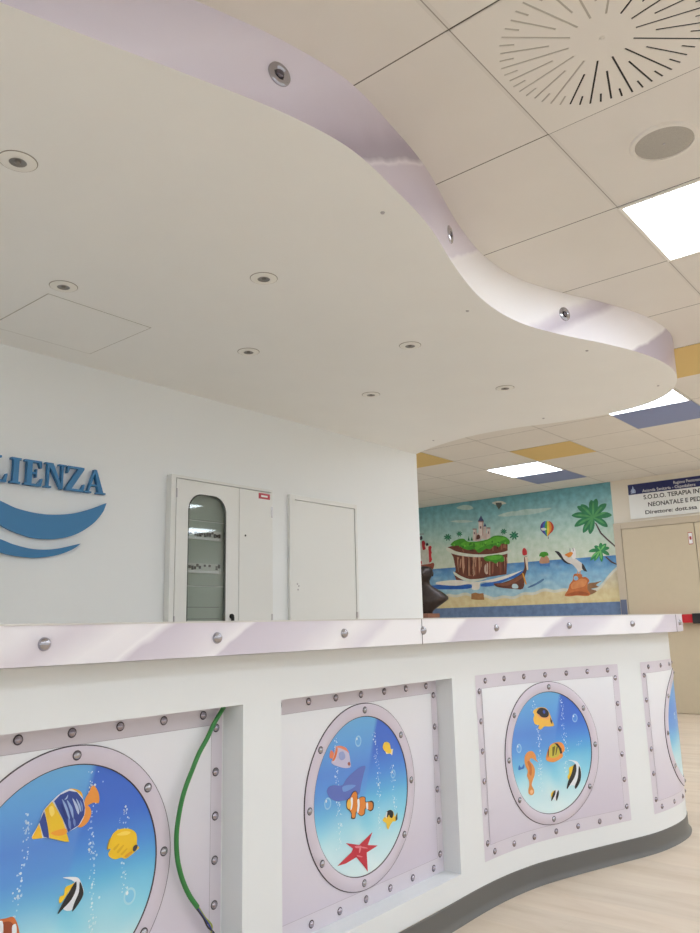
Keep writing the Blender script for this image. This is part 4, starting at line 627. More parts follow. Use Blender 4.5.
# countertop
ZT = .998
def over(s):
    t = max(0, min(1, (s-3.3)/.7)); t = t*t*(3-2*t); return .070 + .002*t
ctop = empty('countertop', (1.5, 1.5, ZT), 'long curved counter top with lilac metal-look edge and chrome bolts', 'counter')
path = offset_path(over, .03); inn = offset_path(lambda s: -.15, .03)
bm, acc = ribbon([(p.x, p.y) for p in path], ZB1+.002, ZT-.004)
e = obj('edge_band', bm, M_counter, ctop); e['label'] = 'white and lilac metal-look edge strip'
bm = bmesh.new()
lo = [(p.x, p.y) for p in offset_path(lambda s: over(s)-.001, .03)]
hi = [(p.x, p.y) for p in offset_path(lambda s: over(s)+.002, .03)]
ii = [(p.x, p.y) for p in inn]
def strip(A, za, B, zb):
    va = [bm.verts.new((*q, za)) for q in A]; vb = [bm.verts.new((*q, zb)) for q in B]
    for k in range(len(A)-1): bm.faces.new((va[k], va[k+1], vb[k+1], vb[k]))
strip(lo, ZT-.004, hi, ZT-.004); strip(hi, ZT-.004, hi, ZT); strip(hi, ZT, ii, ZT); strip(ii, ZT, ii, ZB1+.001); strip(ii, ZB1+.001, lo, ZB1+.001)
for A in (-1,):
    bm.faces.new([bm.verts.new(q) for q in ((*hi[A], ZT), (*ii[A], ZT), (*ii[A], ZB1+.001), (*lo[A], ZB1+.001))])
bmesh.ops.remove_doubles(bm, verts=bm.verts, dist=1e-4); bmesh.ops.recalc_face_normals(bm, faces=bm.faces)
obj('worktop', bm, mat('worktop_laminate', (206, 203, 200), .3), ctop)
PTH = [(p.x, p.y) for p in path]
def on_counter(ang):
    """first crossing of the counter edge with a sight line from the waiting side (for spacing the bolts)"""
    best = None
    for a, b in zip(PTH[:-1], PTH[1:]):
        d0 = math.atan2(a[1], a[0]); d1 = math.atan2(b[1], b[0])
        if (d0-ang)*(d1-ang) <= 0 and a[0] > .2:
            t = (ang-d0)/(d1-d0); q = Vector(a).lerp(Vector(b), t); d = (Vector(b)-Vector(a)).normalized()
            if best is None or q.length < best[0].length: best = (q, Vector((d.y, -d.x)))
    return best
for ang in [1.0633, 0.8608, 0.7013, 0.601, 0.5098, 0.4215, 0.3484, 0.2963]:
    q, n = on_counter(ang)
    bm = bmesh.new(); lathe(bm, [(0, .011), (.006, .0102), (.010, .008), (.013, .0035), (.0138, 0)], 24)
    o = obj_local('bolt', bm, M_chrome, (0, 0, 0), None, True); o.parent = ctop
    o.matrix_local = Matrix.Translation(-Vector(ctop.location)) @ face_matrix(Vector((q.x, q.y, .958)), n)
    o['label'] = 'chrome dome bolt'
# joints in the edge strip
for ang, w in zip([0.6022, 0.2994], (.0012, .002)):
    q, n = on_counter(ang); bm = bmesh.new(); box(bm, -w, w, -.040, .040, -.001, .0008)
    o = obj_local('joint', bm, M_line, (0, 0, 0)); o.parent = ctop
    o.matrix_local = Matrix.Translation(-Vector(ctop.location)) @ face_matrix(Vector((q.x, q.y, .955)), n)

# ------------------------------------------------------------- printed artwork
def smooth_poly(P, n=3):
    return [(p.x, p.y) for p in spline([Vector((a, b, 0)) for a, b in P], n, True)]
def clip_x(tri, xa, xb):
    def half(poly, f):
        o = []
        for i in range(len(poly)):
            a, b = poly[i], poly[(i+1) % len(poly)]; fa, fb = f(a), f(b)
            if fa >= 0: o.append(a)
            if (fa >= 0) != (fb >= 0):
                t = fa/(fa-fb); o.append((a[0]+(b[0]-a[0])*t, a[1]+(b[1]-a[1])*t))
        return o
    p = half(tri, lambda q: q[0]-xa)
    return half(p, lambda q: xb-q[0]) if len(p) > 2 else []
class Art:
    """flat coloured shapes laid one over the other on a surface; mapper(u, v, h) gives the place"""
    def __init__(s, mapper, step=None): s.bm = bmesh.new(); s.cl = s.bm.loops.layers.float_color.new('Ink'); s.mp = mapper; s.step = step
    def face(s, pts, cols, h):
        if len(pts) < 3: return
        f = s.bm.faces.new([s.bm.verts.new(s.mp(u, v, h)) for u, v in pts])
        for l, c in zip(f.loops, cols): l[s.cl] = (*c, 1)
    def poly(s, pts, rgb, h):
        c = lin(rgb)
        for t in tessellate_polygon([[Vector((a, b, 0)) for a, b in pts]]):
            tri = [pts[i] for i in t]
            ar = (tri[1][0]-tri[0][0])*(tri[2][1]-tri[0][1]) - (tri[2][0]-tri[0][0])*(tri[1][1]-tri[0][1])
            if abs(ar) < 1e-9: continue
            if ar < 0: tri = tri[::-1]
            if s.step:
                x0 = min(q[0] for q in tri); x1 = max(q[0] for q in tri)
                k0 = math.floor(x0/s.step); k1 = math.floor(x1/s.step)
                for k in range(k0, k1+1):
                    p = clip_x(tri, k*s.step, (k+1)*s.step)
                    s.face(p, [c]*len(p), h)
            else: s.face(tri, [c]*3, h)
    def disc(s, u, v, ru, rv, rgb, h, n=10):
        s.poly([(u+ru*math.cos(2*math.pi*k/n), v+rv*math.sin(2*math.pi*k/n)) for k in range(n)], rgb, h)
    def annulus(s, u, v, r0, r1, rgb, h, n=20, asp=1.0):
        c = lin(rgb)
        for k in range(n):
            a, b = 2*math.pi*k/n, 2*math.pi*(k+1)/n
            s.face([(u+r0*asp*math.cos(a), v+r0*math.sin(a)), (u+r1*asp*math.cos(a), v+r1*math.sin(a)), (u+r1*asp*math.cos(b), v+r1*math.sin(b)), (u+r0*asp*math.cos(b), v+r0*math.sin(b))], [c]*4, h)
    def done(s, name, m, parent):
        return obj(name, s.bm, m, parent)
def traced(items, mapper, name, m, parent, h, step=None, du=0.0, dh=.0003):
    A = Art(mapper, step)
    for k, (c, sm, fl) in enumerate(items):
        P = [(fl[i]/1000*(.966 if step else 1)+du, fl[i+1]/1000) for i in range(0, len(fl), 2)]
        if sm: P = smooth_poly(P)
        A.poly(P, c, h + dh*k)
    return A.done(name, m, parent)

# ---------------------------------------------------------------- porthole panels
ZC = .4675
def flat_map(xc): return lambda u, v, h: (xc+u, 1.525+REC-.0008-h, ZC+v)
def curve_map(sc):
    def f(u, v, h):
        p, n = on_face(sc+u*1.035); q = p + n*(.0008+h); return (q.x, q.y, ZC+v)
    return f
def mix3(a, b, t): t = max(0, min(1, t)); return tuple(x+(y-x)*t for x, y in zip(a, b))
def ramp(v, stops):
    for (v0, c0), (v1, c1) in zip(stops[:-1], stops[1:]):
        if v >= v1: return mix3(c1, c0, (v-v1)/(v0-v1))
    return stops[-1][1]
R_ = [(.24, (60, 104, 200)), (.12, (62, 110, 208)), (.05, (76, 142, 220)), (-.02, (100, 186, 228)), (-.09, (140, 212, 234)), (-.15, (192, 230, 238)), (-.24, (222, 240, 242))]
L_ = [(.24, (108, 176, 222)), (.16, (96, 160, 222)), (.08, (88, 140, 218)), (.02, (90, 152, 222)), (-.03, (108, 184, 228)), (-.09, (146, 214, 234)), (-.15, (196, 230, 238)), (-.24, (222, 240, 242))]
def water(u, v, w):
    """printed water: light shaft left of the slanted line u = w0 + w1*v"""
    d = (w[0] + w[1]*v - u)/.012
    c = mix3(ramp(v, R_), ramp(v, L_), max(0, min(1, d+.5)))
    k = .5+.5*math.sin(9*v*math.pi + 14*u + 2*math.sin(21*u))
    c = mix3(c, (232, 244, 244), .38*k*max(0, min(1, (.0-v)/.12)))
    return c
RIV = [(-.366+.122*k, s*.297) for k in range(7) for s in (1, -1)] + [(s*.409, v) for v in (.262, .155, .05, -.053, -.155, -.262) for s in (1, -1)]
RB = [(.012, .249), (-.012, -.249), (.2, .152), (-.2, -.152), (-.2, .156), (.2, -.156), (.25, .003), (-.25, -.003)]
rivet_mesh = None
def rivet(mapper, u, v, h, r, name, parent, m):
    p = Vector(mapper(u, v, h)); q = Vector(mapper(u, v, h+.01)); n = (q-p).normalized()
    global rivet_mesh
    if rivet_mesh is None: rivet_mesh = {}
    key = (r, m.name)
    if key not in rivet_mesh:
        bm = bmesh.new(); lathe(bm, [(0, .62), (.45, .54), (.78, .30), (.9, .06)], 16); lathe(bm, [(.9, .06), (1.12, .04), (1.14, 0)], 16, None, 1)
        for vv in bm.verts: vv.co *= r
        for f in bm.faces: f.smooth = True
        me = bpy.data.meshes.new(name); bm.to_mesh(me); bm.free(); me.materials.append(m); me.materials.append(M_line); rivet_mesh[key] = me
    o = bpy.data.objects.new(name, rivet_mesh[key]); COL.objects.link(o); o.parent = parent
    o.matrix_local = Matrix.Translation(-world_of(parent)) @ face_matrix(p, n)
    return o
def porthole_panel(mapper, step, label, wedge, art, du, trails, rings):
    base = Vector(mapper(0, -.32, 0))
    root = empty('porthole_panel', base, label, 'wall panel', 'porthole panels along the desk front')
    hw, hh = PANW/2-.0045, (PT-PB)/2-.001
    # backing film: rivet strips round a paler plate
    A = Art(mapper, step)
    c_hi, c_lo = (232, 234, 238), (206, 198, 212)
    nu, nv = 44, 16
    def grid(u0, u1, v0, v1, fn, h, nu=nu, nv=nv):
        for i in range(nu):
            for k in range(nv):
                q = [(u0+(u1-u0)*(i+a)/nu, v0+(v1-v0)*(k+b)/nv) for a, b in ((0, 0), (1, 0), (1, 1), (0, 1))]
                A.face(q, [lin(fn(*p)) for p in q], h)
    grid(-hw, hw, -hh, hh, lambda u, v: (212, 206, 216), 0, 44, 1)
    A.done('backing_film', M_ink, root)
    A = Art(mapper, step)
    grid(-.393, .393, -.270, .270, lambda u, v: mix3(c_lo, c_hi, .5+v/.54+.08*math.sin(7*u+3)), .0012)
    o = A.done('plate', M_ink, root); o['label'] = 'pale metal-look plate'
    A = Art(mapper, step)
    for a in ((-.3945, -.393, -.2705, .2705), (.393, .3938, -.2705, .2705)):
        A.poly([(a[0], a[2]), (a[1], a[2]), (a[1], a[3]), (a[0], a[3])], (126, 116, 128), .0014)
    for a in ((-.393, .393, .270, .271), (-.393, .393, -.271, -.270)):
        A.poly([(a[0], a[2]), (a[1], a[2]), (a[1], a[3]), (a[0], a[3])], (168, 158, 168), .0014)
    A.done('plate_outline', M_ink, root)
    # ring: flat band with bevelled rims
    bm = bmesh.new(); n = 96
    prof = [(.2708, .0012), (.2702, .0038), (.2686, .0040), (.2672, .0050), (.2326, .0050), (.2312, .0040), (.2297, .0038), (.2285, .0012)]
    V = [[bm.verts.new(mapper(r*math.cos(2*math.pi*k/n), r*math.sin(2*math.pi*k/n), h)) for k in range(n)] for r, h in prof]
    for r_i, (Aa, Bb) in enumerate(zip(V[:-1], V[1:])):
        for k in range(n):
            f = bm.faces.new((Aa[k], Aa[(k+1) % n], Bb[(k+1) % n], Bb[k])); f.material_index = 1 if r_i in (0, 1, 5, 6) else 0; f.smooth = True
    bmesh.ops.recalc_face_normals(bm, faces=bm.faces)
    ring = obj('porthole_ring', bm, [M_ring, M_line], root)
    for (u, v) in RB: rivet(mapper, u, v, .0055, .0095, 'ring_bolt', ring, M_chrome)
    # underwater picture
    A = Art(mapper, step); nr, na = 30, 84
    for i in range(nr):
        r0, r1 = .229*i/nr, .229*(i+1)/nr
        for k in range(na):
            a, b = 2*math.pi*k/na, 2*math.pi*(k+1)/na
            q = [(r0*math.cos(a), r0*math.sin(a)), (r1*math.cos(a), r1*math.sin(a)), (r1*math.cos(b), r1*math.sin(b)), (r0*math.cos(b), r0*math.sin(b))]
            if i == 0: q = q[1:] if False else [q[0], q[1], q[2]]
            A.face(q, [lin(water(u, v, wedge)) for u, v in q], .0018)
    pic = A.done('underwater_picture', M_ink, root)
    A = Art(mapper, None)
    rnd = random.Random(len(label))
    for tr in trails:
        pts = [(tr[i]/1000+du, tr[i+1]/1000) for i in range(0, len(tr), 2)]
        for (a, b) in zip(pts[:-1], pts[1:]):
            L = math.hypot(b[0]-a[0], b[1]-a[1])
            for k in range(int(L/.0030)):
                t = rnd.random(); sp = .003+.006*rnd.random()
                u = a[0]+(b[0]-a[0])*t + rnd.gauss(0, sp); v = a[1]+(b[1]-a[1])*t
                if u*u+v*v > .22**2: continue
                rr = rnd.choice((.0010, .0013, .0015, .0018, .0026)); wv = mix3(water(u, v, wedge), (236, 246, 250), .45+.5*rnd.random())
                A.disc(u, v, rr, rr*1.1, wv, .0021, 8)
    for (u, v, r_) in rings:
        u = u/1000+du; v /= 1000
        A.disc(u, v, r_*.9, r_, mix3(water(u, v, wedge), (120, 190, 235), .35), .0021, 18)
        A.annulus(u, v, r_*.72, r_, mix3(water(u, v, wedge), (190, 226, 240), .6), .0024, 22, .9)
        A.disc(u-r_*.4, v+r_*.45, r_*.2, r_*.25, (236, 246, 250), .0027, 8)
    A.done('bubbles_print', M_ink, pic)
    for nm, it in art.items():
        traced(it, mapper, nm, M_ink, pic, .0030, .03 if step else None, du)
    for (u, v) in RIV: rivet(mapper, u, v, .0012, .0095, 'rivet', root, M_rivet)
    return root
porthole_panel(flat_map(.965), None, 'porthole panel with a large striped yellow and blue fish, behind the green cable',
    (.006, .225), ART['p1'], 0, [[55,215,55,98,67,-14,66,-119,66,-200], [-90,156,-92,64,-106,-9,-112,-110], [142,125,144,0,150,-60]], [(161,-71,.018)])
porthole_panel(flat_map(1.970), None, 'porthole panel with a red starfish and a clownfish in a recessed bay',
    (.008, .31), ART['p2'], 0, [[62,179,69,137,70,95,76,26,77,-53,74,-118], [-128,181,-126,64,-117,21,-120,-77,-118,-130], [151,66,153,-4,155,-74]], [(-21,159,.017), (-169,3,.017), (154,36,.014)])
porthole_panel(curve_map(3.007), .03, 'porthole panel with an orange seahorse on the curved desk front',
    (.020, .26), ART['p3'], -.015, [[90,223,93,155,100,60,96,-34,90,-90], [-63,200,-45,64,-50,-54,-48,-150], [182,24,175,-4]], [(164,116,.017), (-166,32,.017)])
fish4 = {'small_blue_fish_print': [((52, 84, 190), 1, [-30,20,-12,30,6,22,16,30,14,10,4,16,-12,8])],
         'orange_fish_print': [((214, 130, 60), 1, [70,-70,95,-40,140,-40,165,-70,140,-100,95,-100])]}
porthole_panel(curve_map(4.055), .03, 'porthole panel seen edge-on, wrapping the rounded desk end',
    (.020, .26), fish4, 0, [[-60,180,-55,0,-58,-120]], [(-120,60,.016)])

# green cable hanging in the first bay
cab = empty('cable', (1.30, 1.575, .35), 'green cable hanging loose in the bay, its wires bare at the end', 'cable')
CP = [(1.384, 1.580, .781), (1.372, 1.578, .770), (1.349, 1.578, .743), (1.327, 1.577, .711), (1.302, 1.577, .679), (1.281, 1.577, .642), (1.263, 1.578, .606), (1.251, 1.579, .571), (1.242, 1.580, .524),
      (1.240, 1.580, .491), (1.244, 1.580, .451), (1.254, 1.580, .416), (1.266, 1.579, .387), (1.282, 1.578, .359), (1.303, 1.576, .331)]
bm = bmesh.new(); tube(bm, spline([Vector(p) for p in CP], 6), .0058, 12); obj('sheath', bm, M_green, cab, True)
for k, (c, dx) in enumerate((((40, 60, 140), 0), ((150, 160, 60), .004), ((40, 36, 36), -.004))):
    bm = bmesh.new()
    tube(bm, spline([Vector(p) for p in ((1.297+dx, 1.577, .338), (1.325+dx*.6, 1.576, .301), (1.341+dx*1.5, 1.575, .279), (1.352-dx, 1.576, .258), (1.372+dx*2, 1.580, .215), (1.378+dx*3, 1.585, .150))], 6), .0022, 8)
    obj('wire', bm, mat('wire_ink', c, .4), cab, True)

# ------------------------------------------------------------------- back wall
def toward(X, Z, y):
    """a point read on the wall plane, moved out to depth y"""
    k = y/YB; return X*k, .98+(Z-.98)*k
# letters
def letter(ch):
    P = {}
    t, T, s = .013, .026, .010   # thin, thick, serif
    def R(x0, x1, y0, y1): return [(x0, y0), (x1, y0), (x1, y1), (x0, y1)]
    H = .121
    if ch == 'I': return [R(.014, .014+T, 0, H), R(.002, .050, 0, s), R(.002, .050, H-s, H)], .054
    if ch == 'L': return [R(.014, .014+T, 0, H), R(0, .054, H-s, H), R(0, .082, 0, s), [(.066, s), (.082, s), (.086, .040), (.080, .040)]], .086
    if ch == 'E': return [R(.012, .012+T, 0, H), R(0, .086, 0, s), R(0, .084, H-s, H), R(.03, .062, H/2-.005, H/2+.005), R(.055, .062, H/2-.020, H/2+.020), [(.066, s), (.086, s), (.092, .038), (.085, .038)], [(.068, H-s), (.078, H-.034), (.085, H-.034), (.084, H-s)]], .092
    if ch == 'N': return [R(.012, .021, 0, H), R(.084, .094, 0, H), [(.010, H), (.040, H), (.094, .0), (.084, 0)], R(0, .034, 0, .008), R(0, .038, H-.008, H), R(.070, .108, H-.008, H)], .108
    if ch == 'Z': return [R(.006, .096, H-s, H), R(.0, .096, 0, s), [(0, s), (.032, s), (.096, H-s), (.064, H-s)], [(.006, H-s), (.020, H-s), (.010, H-.036), (.004, H-.036)], [(.082, s), (.096, s), (.102, .038), (.095, .038)]], .102
    if ch == 'A': return [[(.012, 0), (.022, 0), (.062, H), (.052, H)], [(.050, H), (.064, H), (.108, 0), (.080, 0)], R(.028, .088, .036, .045), R(0, .038, 0, .008), R(.068, .118, 0, .008)], .118
def extrude(bm, pts, M, d):
    n = len(pts); a = [bm.verts.new(M(p[0], p[1], 0)) for p in pts]; b = [bm.verts.new(M(p[0], p[1], d)) for p in pts]
    bm.faces.new(a); bm.faces.new(b[::-1])
    for i in range(n): bm.faces.new((a[i], b[i], b[(i+1) % n], a[(i+1) % n]))
for ch, X, lab in (('L', 1.578, 'blue serif letter L cut by the left edge of the photo'), ('I', 1.676, 'blue serif letter I on the white wall above the waves'), ('E', 1.743, 'blue serif letter E on the white wall above the waves'),
                   ('N', 1.845, 'blue serif letter N on the white wall above the waves'), ('Z', 1.954, 'blue serif letter Z on the white wall above the waves'), ('A', 2.056, 'blue serif letter A at the end of the wall lettering')):
    polys, w = letter(ch); bm = bmesh.new()
    if ch == 'L': pass
    for k, pl in enumerate(polys):
        extrude(bm, pl, lambda a, b, h, k=k: (X+a, YB-.030+h-.00008*k, 1.656+b), .022)
    bmesh.ops.recalc_face_normals(bm, faces=bm.faces)
    for dx in (.03, w-.02): box(bm, X+dx-.003, X+dx+.003, YB-.009, YB, 1.658, 1.664)
    o = obj('wall_letter', bm, M_letter); tag(o, lab, 'letter', 'blue raised letters of the wall lettering')
# waves
def wave(name, P, label):
    pts = smooth_poly(P, 5) if False else P
    bm = bmesh.new(); q = [Vector((a, b, 0)) for a, b in pts]; y0, y1 = YB-.022, YB-.005
    f = [bm.verts.new((a, y0, b)) for a, b in pts]; g = [bm.verts.new((a, y1, b)) for a, b in pts]
    for t in tessellate_polygon([q]): bm.faces.new([f[i] for i in t]); bm.faces.new([g[i] for i in reversed(t)])
    n = len(pts)
    for i in range(n): bm.faces.new((f[i], f[(i+1) % n], g[(i+1) % n], g[i]))
    bmesh.ops.recalc_face_normals(bm, faces=bm.faces)
    o = obj(name, bm, M_letter); tag(o, label, 'wall emblem', 'blue wave shapes on the wall')
    bm = bmesh.new()
    for k in (3, 5): x_ = 1.5 + .1*k; zc_ = sum(p_[1] for p_ in pts if abs(p_[0]-x_) < .06)/max(1, sum(1 for p_ in pts if abs(p_[0]-x_) < .06)); box(bm, x_-.004, x_+.004, y1, YB-.0003, zc_-.004, zc_+.004)
    obj('mount_pin', bm, M_steel, o)
def arc(P, n=8): return [(p.x, p.y) for p in spline([Vector((a, b, 0)) for a, b in P], n)]
up = arc([(.70, 1.60), (.95, 1.66), (1.2, 1.665), (1.45, 1.625), (1.642, 1.569), (1.724, 1.542), (1.85, 1.528), (1.982, 1.541), (2.092, 1.574), (2.187, 1.616)])
dn = arc([(2.187, 1.616), (2.169, 1.569), (2.114, 1.504), (2.024, 1.445), (1.926, 1.416), (1.815, 1.412), (1.715, 1.434), (1.649, 1.46), (1.45, 1.53), (1.2, 1.585), (.95, 1.61), (.70, 1.60)])
wave('wave_emblem', up + dn[1:-1], 'large blue wave shape on the wall, upper of the two')
up = arc([(.75, 1.44), (1.0, 1.475), (1.25, 1.47), (1.45, 1.44), (1.654, 1.396), (1.719, 1.376), (1.818, 1.361), (1.92, 1.368), (2.054, 1.402)])
dn = arc([(2.054, 1.402), (2.009, 1.37), (1.931, 1.339), (1.837, 1.322), (1.738, 1.324), (1.658, 1.337), (1.45, 1.385), (1.25, 1.42), (1.0, 1.445), (.75, 1.44)])
wave('wave_emblem', up + dn[1:-1], 'slim blue wave shape on the wall, lower of the two')

# electrical cabinet: shallow steel box with an arched glazed door and a plain door
k_ = .988
def cx_(v): return v*k_
def cz_(v): return .98+(v-.98)*k_
CY = YB*k_            # front plane of its doors
cabn = empty('electrical_cabinet', (cx_(2.98), YB, .62), 'cream electrical cabinet with arched glass door and red label', 'cabinet')
bm = bmesh.new()
X0, X1, Z0, Z1 = cx_(2.601), cx_(3.385), .62, cz_(1.828)
box(bm, X0, X0+.032, CY-.004, YB-.0005, Z0, Z1, .003); box(bm, X1-.010, X1, CY, YB-.0005, Z0, Z1)
box(bm, X0+.032, X1-.010, CY, YB-.0005, Z1-.016, Z1); box(bm, X0+.032, X1-.010, CY, YB-.0005, Z0, Z0+.02)
box(bm, X0+.032, X1-.010, YB-.006, YB-.0005, Z0+.02, Z1-.016)
obj('case', bm, M_cab, cabn)
# glazed door leaf with arched opening
dx0, dx1, dz0, dz1 = X0+.036, cx_(3.100), Z0+.022, Z1-.021
gx0, gx1, gz0, gz1 = cx_(2.720), cx_(3.000), .70, cz_(1.735)
op = [(gx0, gz0), (gx1, gz0)]
rr = .095
for k in range(9): a = math.pi/2*k/8; op.append((gx1-rr+rr*math.cos(a), gz1-rr+rr*math.sin(a)))
for k in range(9): a = math.pi/2+math.pi/2*k/8; op.append((gx0+rr+rr*math.cos(a), gz1-rr+rr*math.sin(a)))
bm = bmesh.new()
outer_ = [Vector((dx0, dz0, 0)), Vector((dx1, dz0, 0)), Vector((dx1, dz1, 0)), Vector((dx0, dz1, 0))]
hole = [Vector((a, b, 0)) for a, b in op][::-1]
allp = outer_ + hole
for yy in (CY-.004, CY+.010):
    v = [bm.verts.new((p.x, yy, p.y)) for p in allp]
    for t in tessellate_polygon([outer_, hole]): bm.faces.new([v[i] for i in t])
for loop in (outer_, hole):
    n = len(loop)
    for i in range(n):
        a, b = loop[i], loop[(i+1) % n]
        bm.faces.new([bm.verts.new(q) for q in ((a.x, CY-.004, a.y), (b.x, CY-.004, b.y), (b.x, CY+.010, b.y), (a.x, CY+.010, a.y))])
bmesh.ops.remove_doubles(bm, verts=bm.verts, dist=1e-5); bmesh.ops.recalc_face_normals(bm, faces=bm.faces)
gdoor = obj('glazed_door', bm, M_cab, cabn)
bm = bmesh.new(); n = len(op)
f = [bm.verts.new((a, CY+.003, b)) for a, b in op]; g = [bm.verts.new((a, CY+.006, b)) for a, b in op]
bm.faces.new(f); bm.faces.new(g[::-1])
for i in range(n): bm.faces.new((f[i], g[i], g[(i+1) % n], f[(i+1) % n]))
bmesh.ops.recalc_face_normals(bm, faces=bm.faces)
obj('glass_pane', bm, M_glass, gdoor)
bm = bmesh.new()
inn_ = [(a + (.006 if a < (gx0+gx1)/2 else -.006), b + (.006 if b < gz0+.1 else -.006)) for a, b in op]
for i in range(n):
    j2 = (i+1) % n
    bm.faces.new([bm.verts.new(q) for q in ((op[i][0], CY-.0046, op[i][1]), (op[j2][0], CY-.0046, op[j2][1]), (inn_[j2][0], CY-.0046, inn_[j2][1]), (inn_[i][0], CY-.0046, inn_[i][1]))])
obj('gasket', bm, M_black if False else mat('rubber_gasket', (60, 64, 60), .6), gdoor)
bm = bmesh.new(); box(bm, dx0-.004, dx0+.004, CY-.007, CY-.001, cz_(1.70), cz_(1.75)); box(bm, dx0-.004, dx0+.004, CY-.007, CY-.001, 1.0, 1.05)
obj('hinge', bm, M_steel, gdoor)
bm = bmesh.new()
KM = Matrix.Translation((cx_(3.045), CY-.004, cz_(1.048))) @ Matrix.Rotation(math.pi/2, 4, 'X')
lathe(bm, [(0, .012), (.012, .012), (.014, .008), (.014, 0)], 16, KM)
for k in range(4):
    xx = cx_(3.035)+.006*k; box(bm, xx-.002, xx+.002, CY-.020, CY-.016, 1.012+.004*(k % 2), 1.044)
obj('lock_with_keys', bm, M_darkhole, gdoor)
# plain door
px0, px1 = dx1+.004, X1-.010
pdoor = obj('plain_door', boxm(px0, px1, CY-.004, CY+.010, dz0, dz1, bevel=.0015), M_cab, cabn)
bm = bmesh.new(); lathe(bm, [(0, .003), (.005, .003), (.006, 0)], 16, Matrix.Translation((cx_(3.153), CY-.004, cz_(1.524))) @ Matrix.Rotation(math.pi/2, 4, 'X')); obj('lock', bm, M_darkhole, pdoor)
bm = bmesh.new(); box(bm, px1-.004, px1+.003, CY-.008, CY-.002, cz_(1.65), cz_(1.72)); box(bm, px1-.004, px1+.003, CY-.008, CY-.002, cz_(1.01), cz_(1.06)); obj('hinge', bm, M_steel, pdoor)
lab = obj('warning_label', boxm(cx_(3.262), cx_(3.358), CY-.0055, CY-.004, cz_(1.762), cz_(1.797)), mat('label_red', (176, 36, 60), .4), pdoor); lab['label'] = 'small red label with a white stripe'
obj('label_stripe', boxm(cx_(3.282), cx_(3.338), CY-.0058, CY-.0055, cz_(1.774), cz_(1.785)), M_whiteink, lab)
# inner plates, dividing gaps, two rows of breakers
bm = bmesh.new(); zs_ = [.64, 1.217, 1.588, 1.80]
for a, b in zip(zs_[:-1], zs_[1:]): box(bm, dx0+.005, dx1-.005, YB-.012, YB-.006, cz_(a)+.003, cz_(b)-.003)
obj('inner_plate', bm, M_cab_in, cabn)
bm = bmesh.new()
for zc in (1.035, 1.10): box(bm, gx0+.01, gx1-.02, YB-.0126, YB-.0121, cz_(zc)-.0015, cz_(zc)+.0015)
obj('plate_joint', bm, M_plinth, cabn)
rnd = random.Random(3)
for zc in (1.507, 1.318):
    bm = bmesh.new(); z = cz_(zc); box(bm, gx0-.01, gx1-.012, YB-.0195, YB-.012, z-.030, z+.026)
    row = obj('breaker_row', bm, mat('breaker_grey', (206, 208, 202), .4), cabn)
    obj('label_strip', boxm(gx0-.008, gx1-.03, YB-.0200, YB-.0195, z-.026, z-.014), M_whiteink, row)
    xx = gx0-.006
    while xx < gx1-.03:
        if rnd.random() < .82:
            h = rnd.choice((.006, .008, .011)); zo = rnd.choice((.004, .004, .014, .0))
            obj_local('breaker_switch', boxm(-.0065, .0065, -.004, 0, -h, h), M_black, (xx+.008, YB-.0195, z+zo), row)
        xx += .0175
# wall hatch with plain door
hat = empty('wall_hatch', (3.89, YB, .62), 'plain white hatch door in a frame, right of the glazed cabinet', 'cabinet')
HY = YB-.022; kk = HY/YB
a0, a1, b1 = 3.541*kk, 4.228*kk, .98+(1.822-.98)*kk
bm = bmesh.new()
box(bm, a0, a0+.050, HY, YB-.0005, .62, b1, .002); box(bm, a1-.022, a1, HY, YB-.0005, .62, b1, .002); box(bm, a0+.050, a1-.022, HY, YB-.0005, b1-.030, b1, .002)
obj('frame', bm, M_cab, hat)
d_ = obj('door', boxm(a0+.053, a1-.025, HY+.006, YB-.0005, .62, b1-.033, bevel=.002), M_cab, hat)
for (x_, z_) in ((3.625, 1.235), (3.612, 1.248), (3.618, 1.212)):
    bm = bmesh.new(); lathe(bm, [(0, .004), (.004, .004), (.006, 0)], 12, Matrix.Translation((x_*kk, HY+.006, .98+(z_-.98)*kk)) @ Matrix.Rotation(math.pi/2, 4, 'X')); obj('lock', bm, M_steel, d_)
bm = bmesh.new(); box(bm, a1-.030, a1-.018, HY-.004, HY+.004, 1.03, 1.07); obj('hinge', bm, M_steel, d_)

# ----------------------------------------------------------- mural and far wall
mur = empty('wall_mural', (XM, 4.8, 1.2), 'painted seaside mural with an island fortress, palms and a beach', 'mural')
def mmap(y, z, h): return (XM-.002-h, y, z)
YM0, YM1 = 3.246, 6.70
A = Art(mmap)
SKY = [(2.535, (104, 164, 178)), (2.35, (126, 182, 190)), (2.15, (166, 204, 200)), (1.95, (196, 216, 200)), (1.69, (212, 220, 200))]
SEA = [(1.69, (66, 122, 182)), (1.63, (92, 148, 198)), (1.52, (126, 176, 208)), (1.35, (160, 198, 212))]
SAND = [(1.62, (206, 198, 176)), (1.40, (214, 202, 172)), (1.30, (222, 206, 160)), (1.1, (222, 204, 152))]
def sandtop(y): return 1.285 + .03*math.sin(y*5.0) + .012*math.sin(y*23) + .30*max(0, (3.62-y)/.40)**1.3 + .02*max(0, y-5.3)
ny = 150
def band(zf0, zf1, fn, nz, h):
    for i in range(ny):
        ya = YM0+(YM1-YM0)*i/ny; yb = YM0+(YM1-YM0)*(i+1)/ny
        for k in range(nz):
            q = [(ya, zf0(ya)+(zf1(ya)-zf0(ya))*k/nz), (yb, zf0(yb)+(zf1(yb)-zf0(yb))*k/nz), (yb, zf0(yb)+(zf1(yb)-zf0(yb))*(k+1)/nz), (ya, zf0(ya)+(zf1(ya)-zf0(ya))*(k+1)/nz)]
            A.face(q, [lin(fn(*p)) for p in q], h)
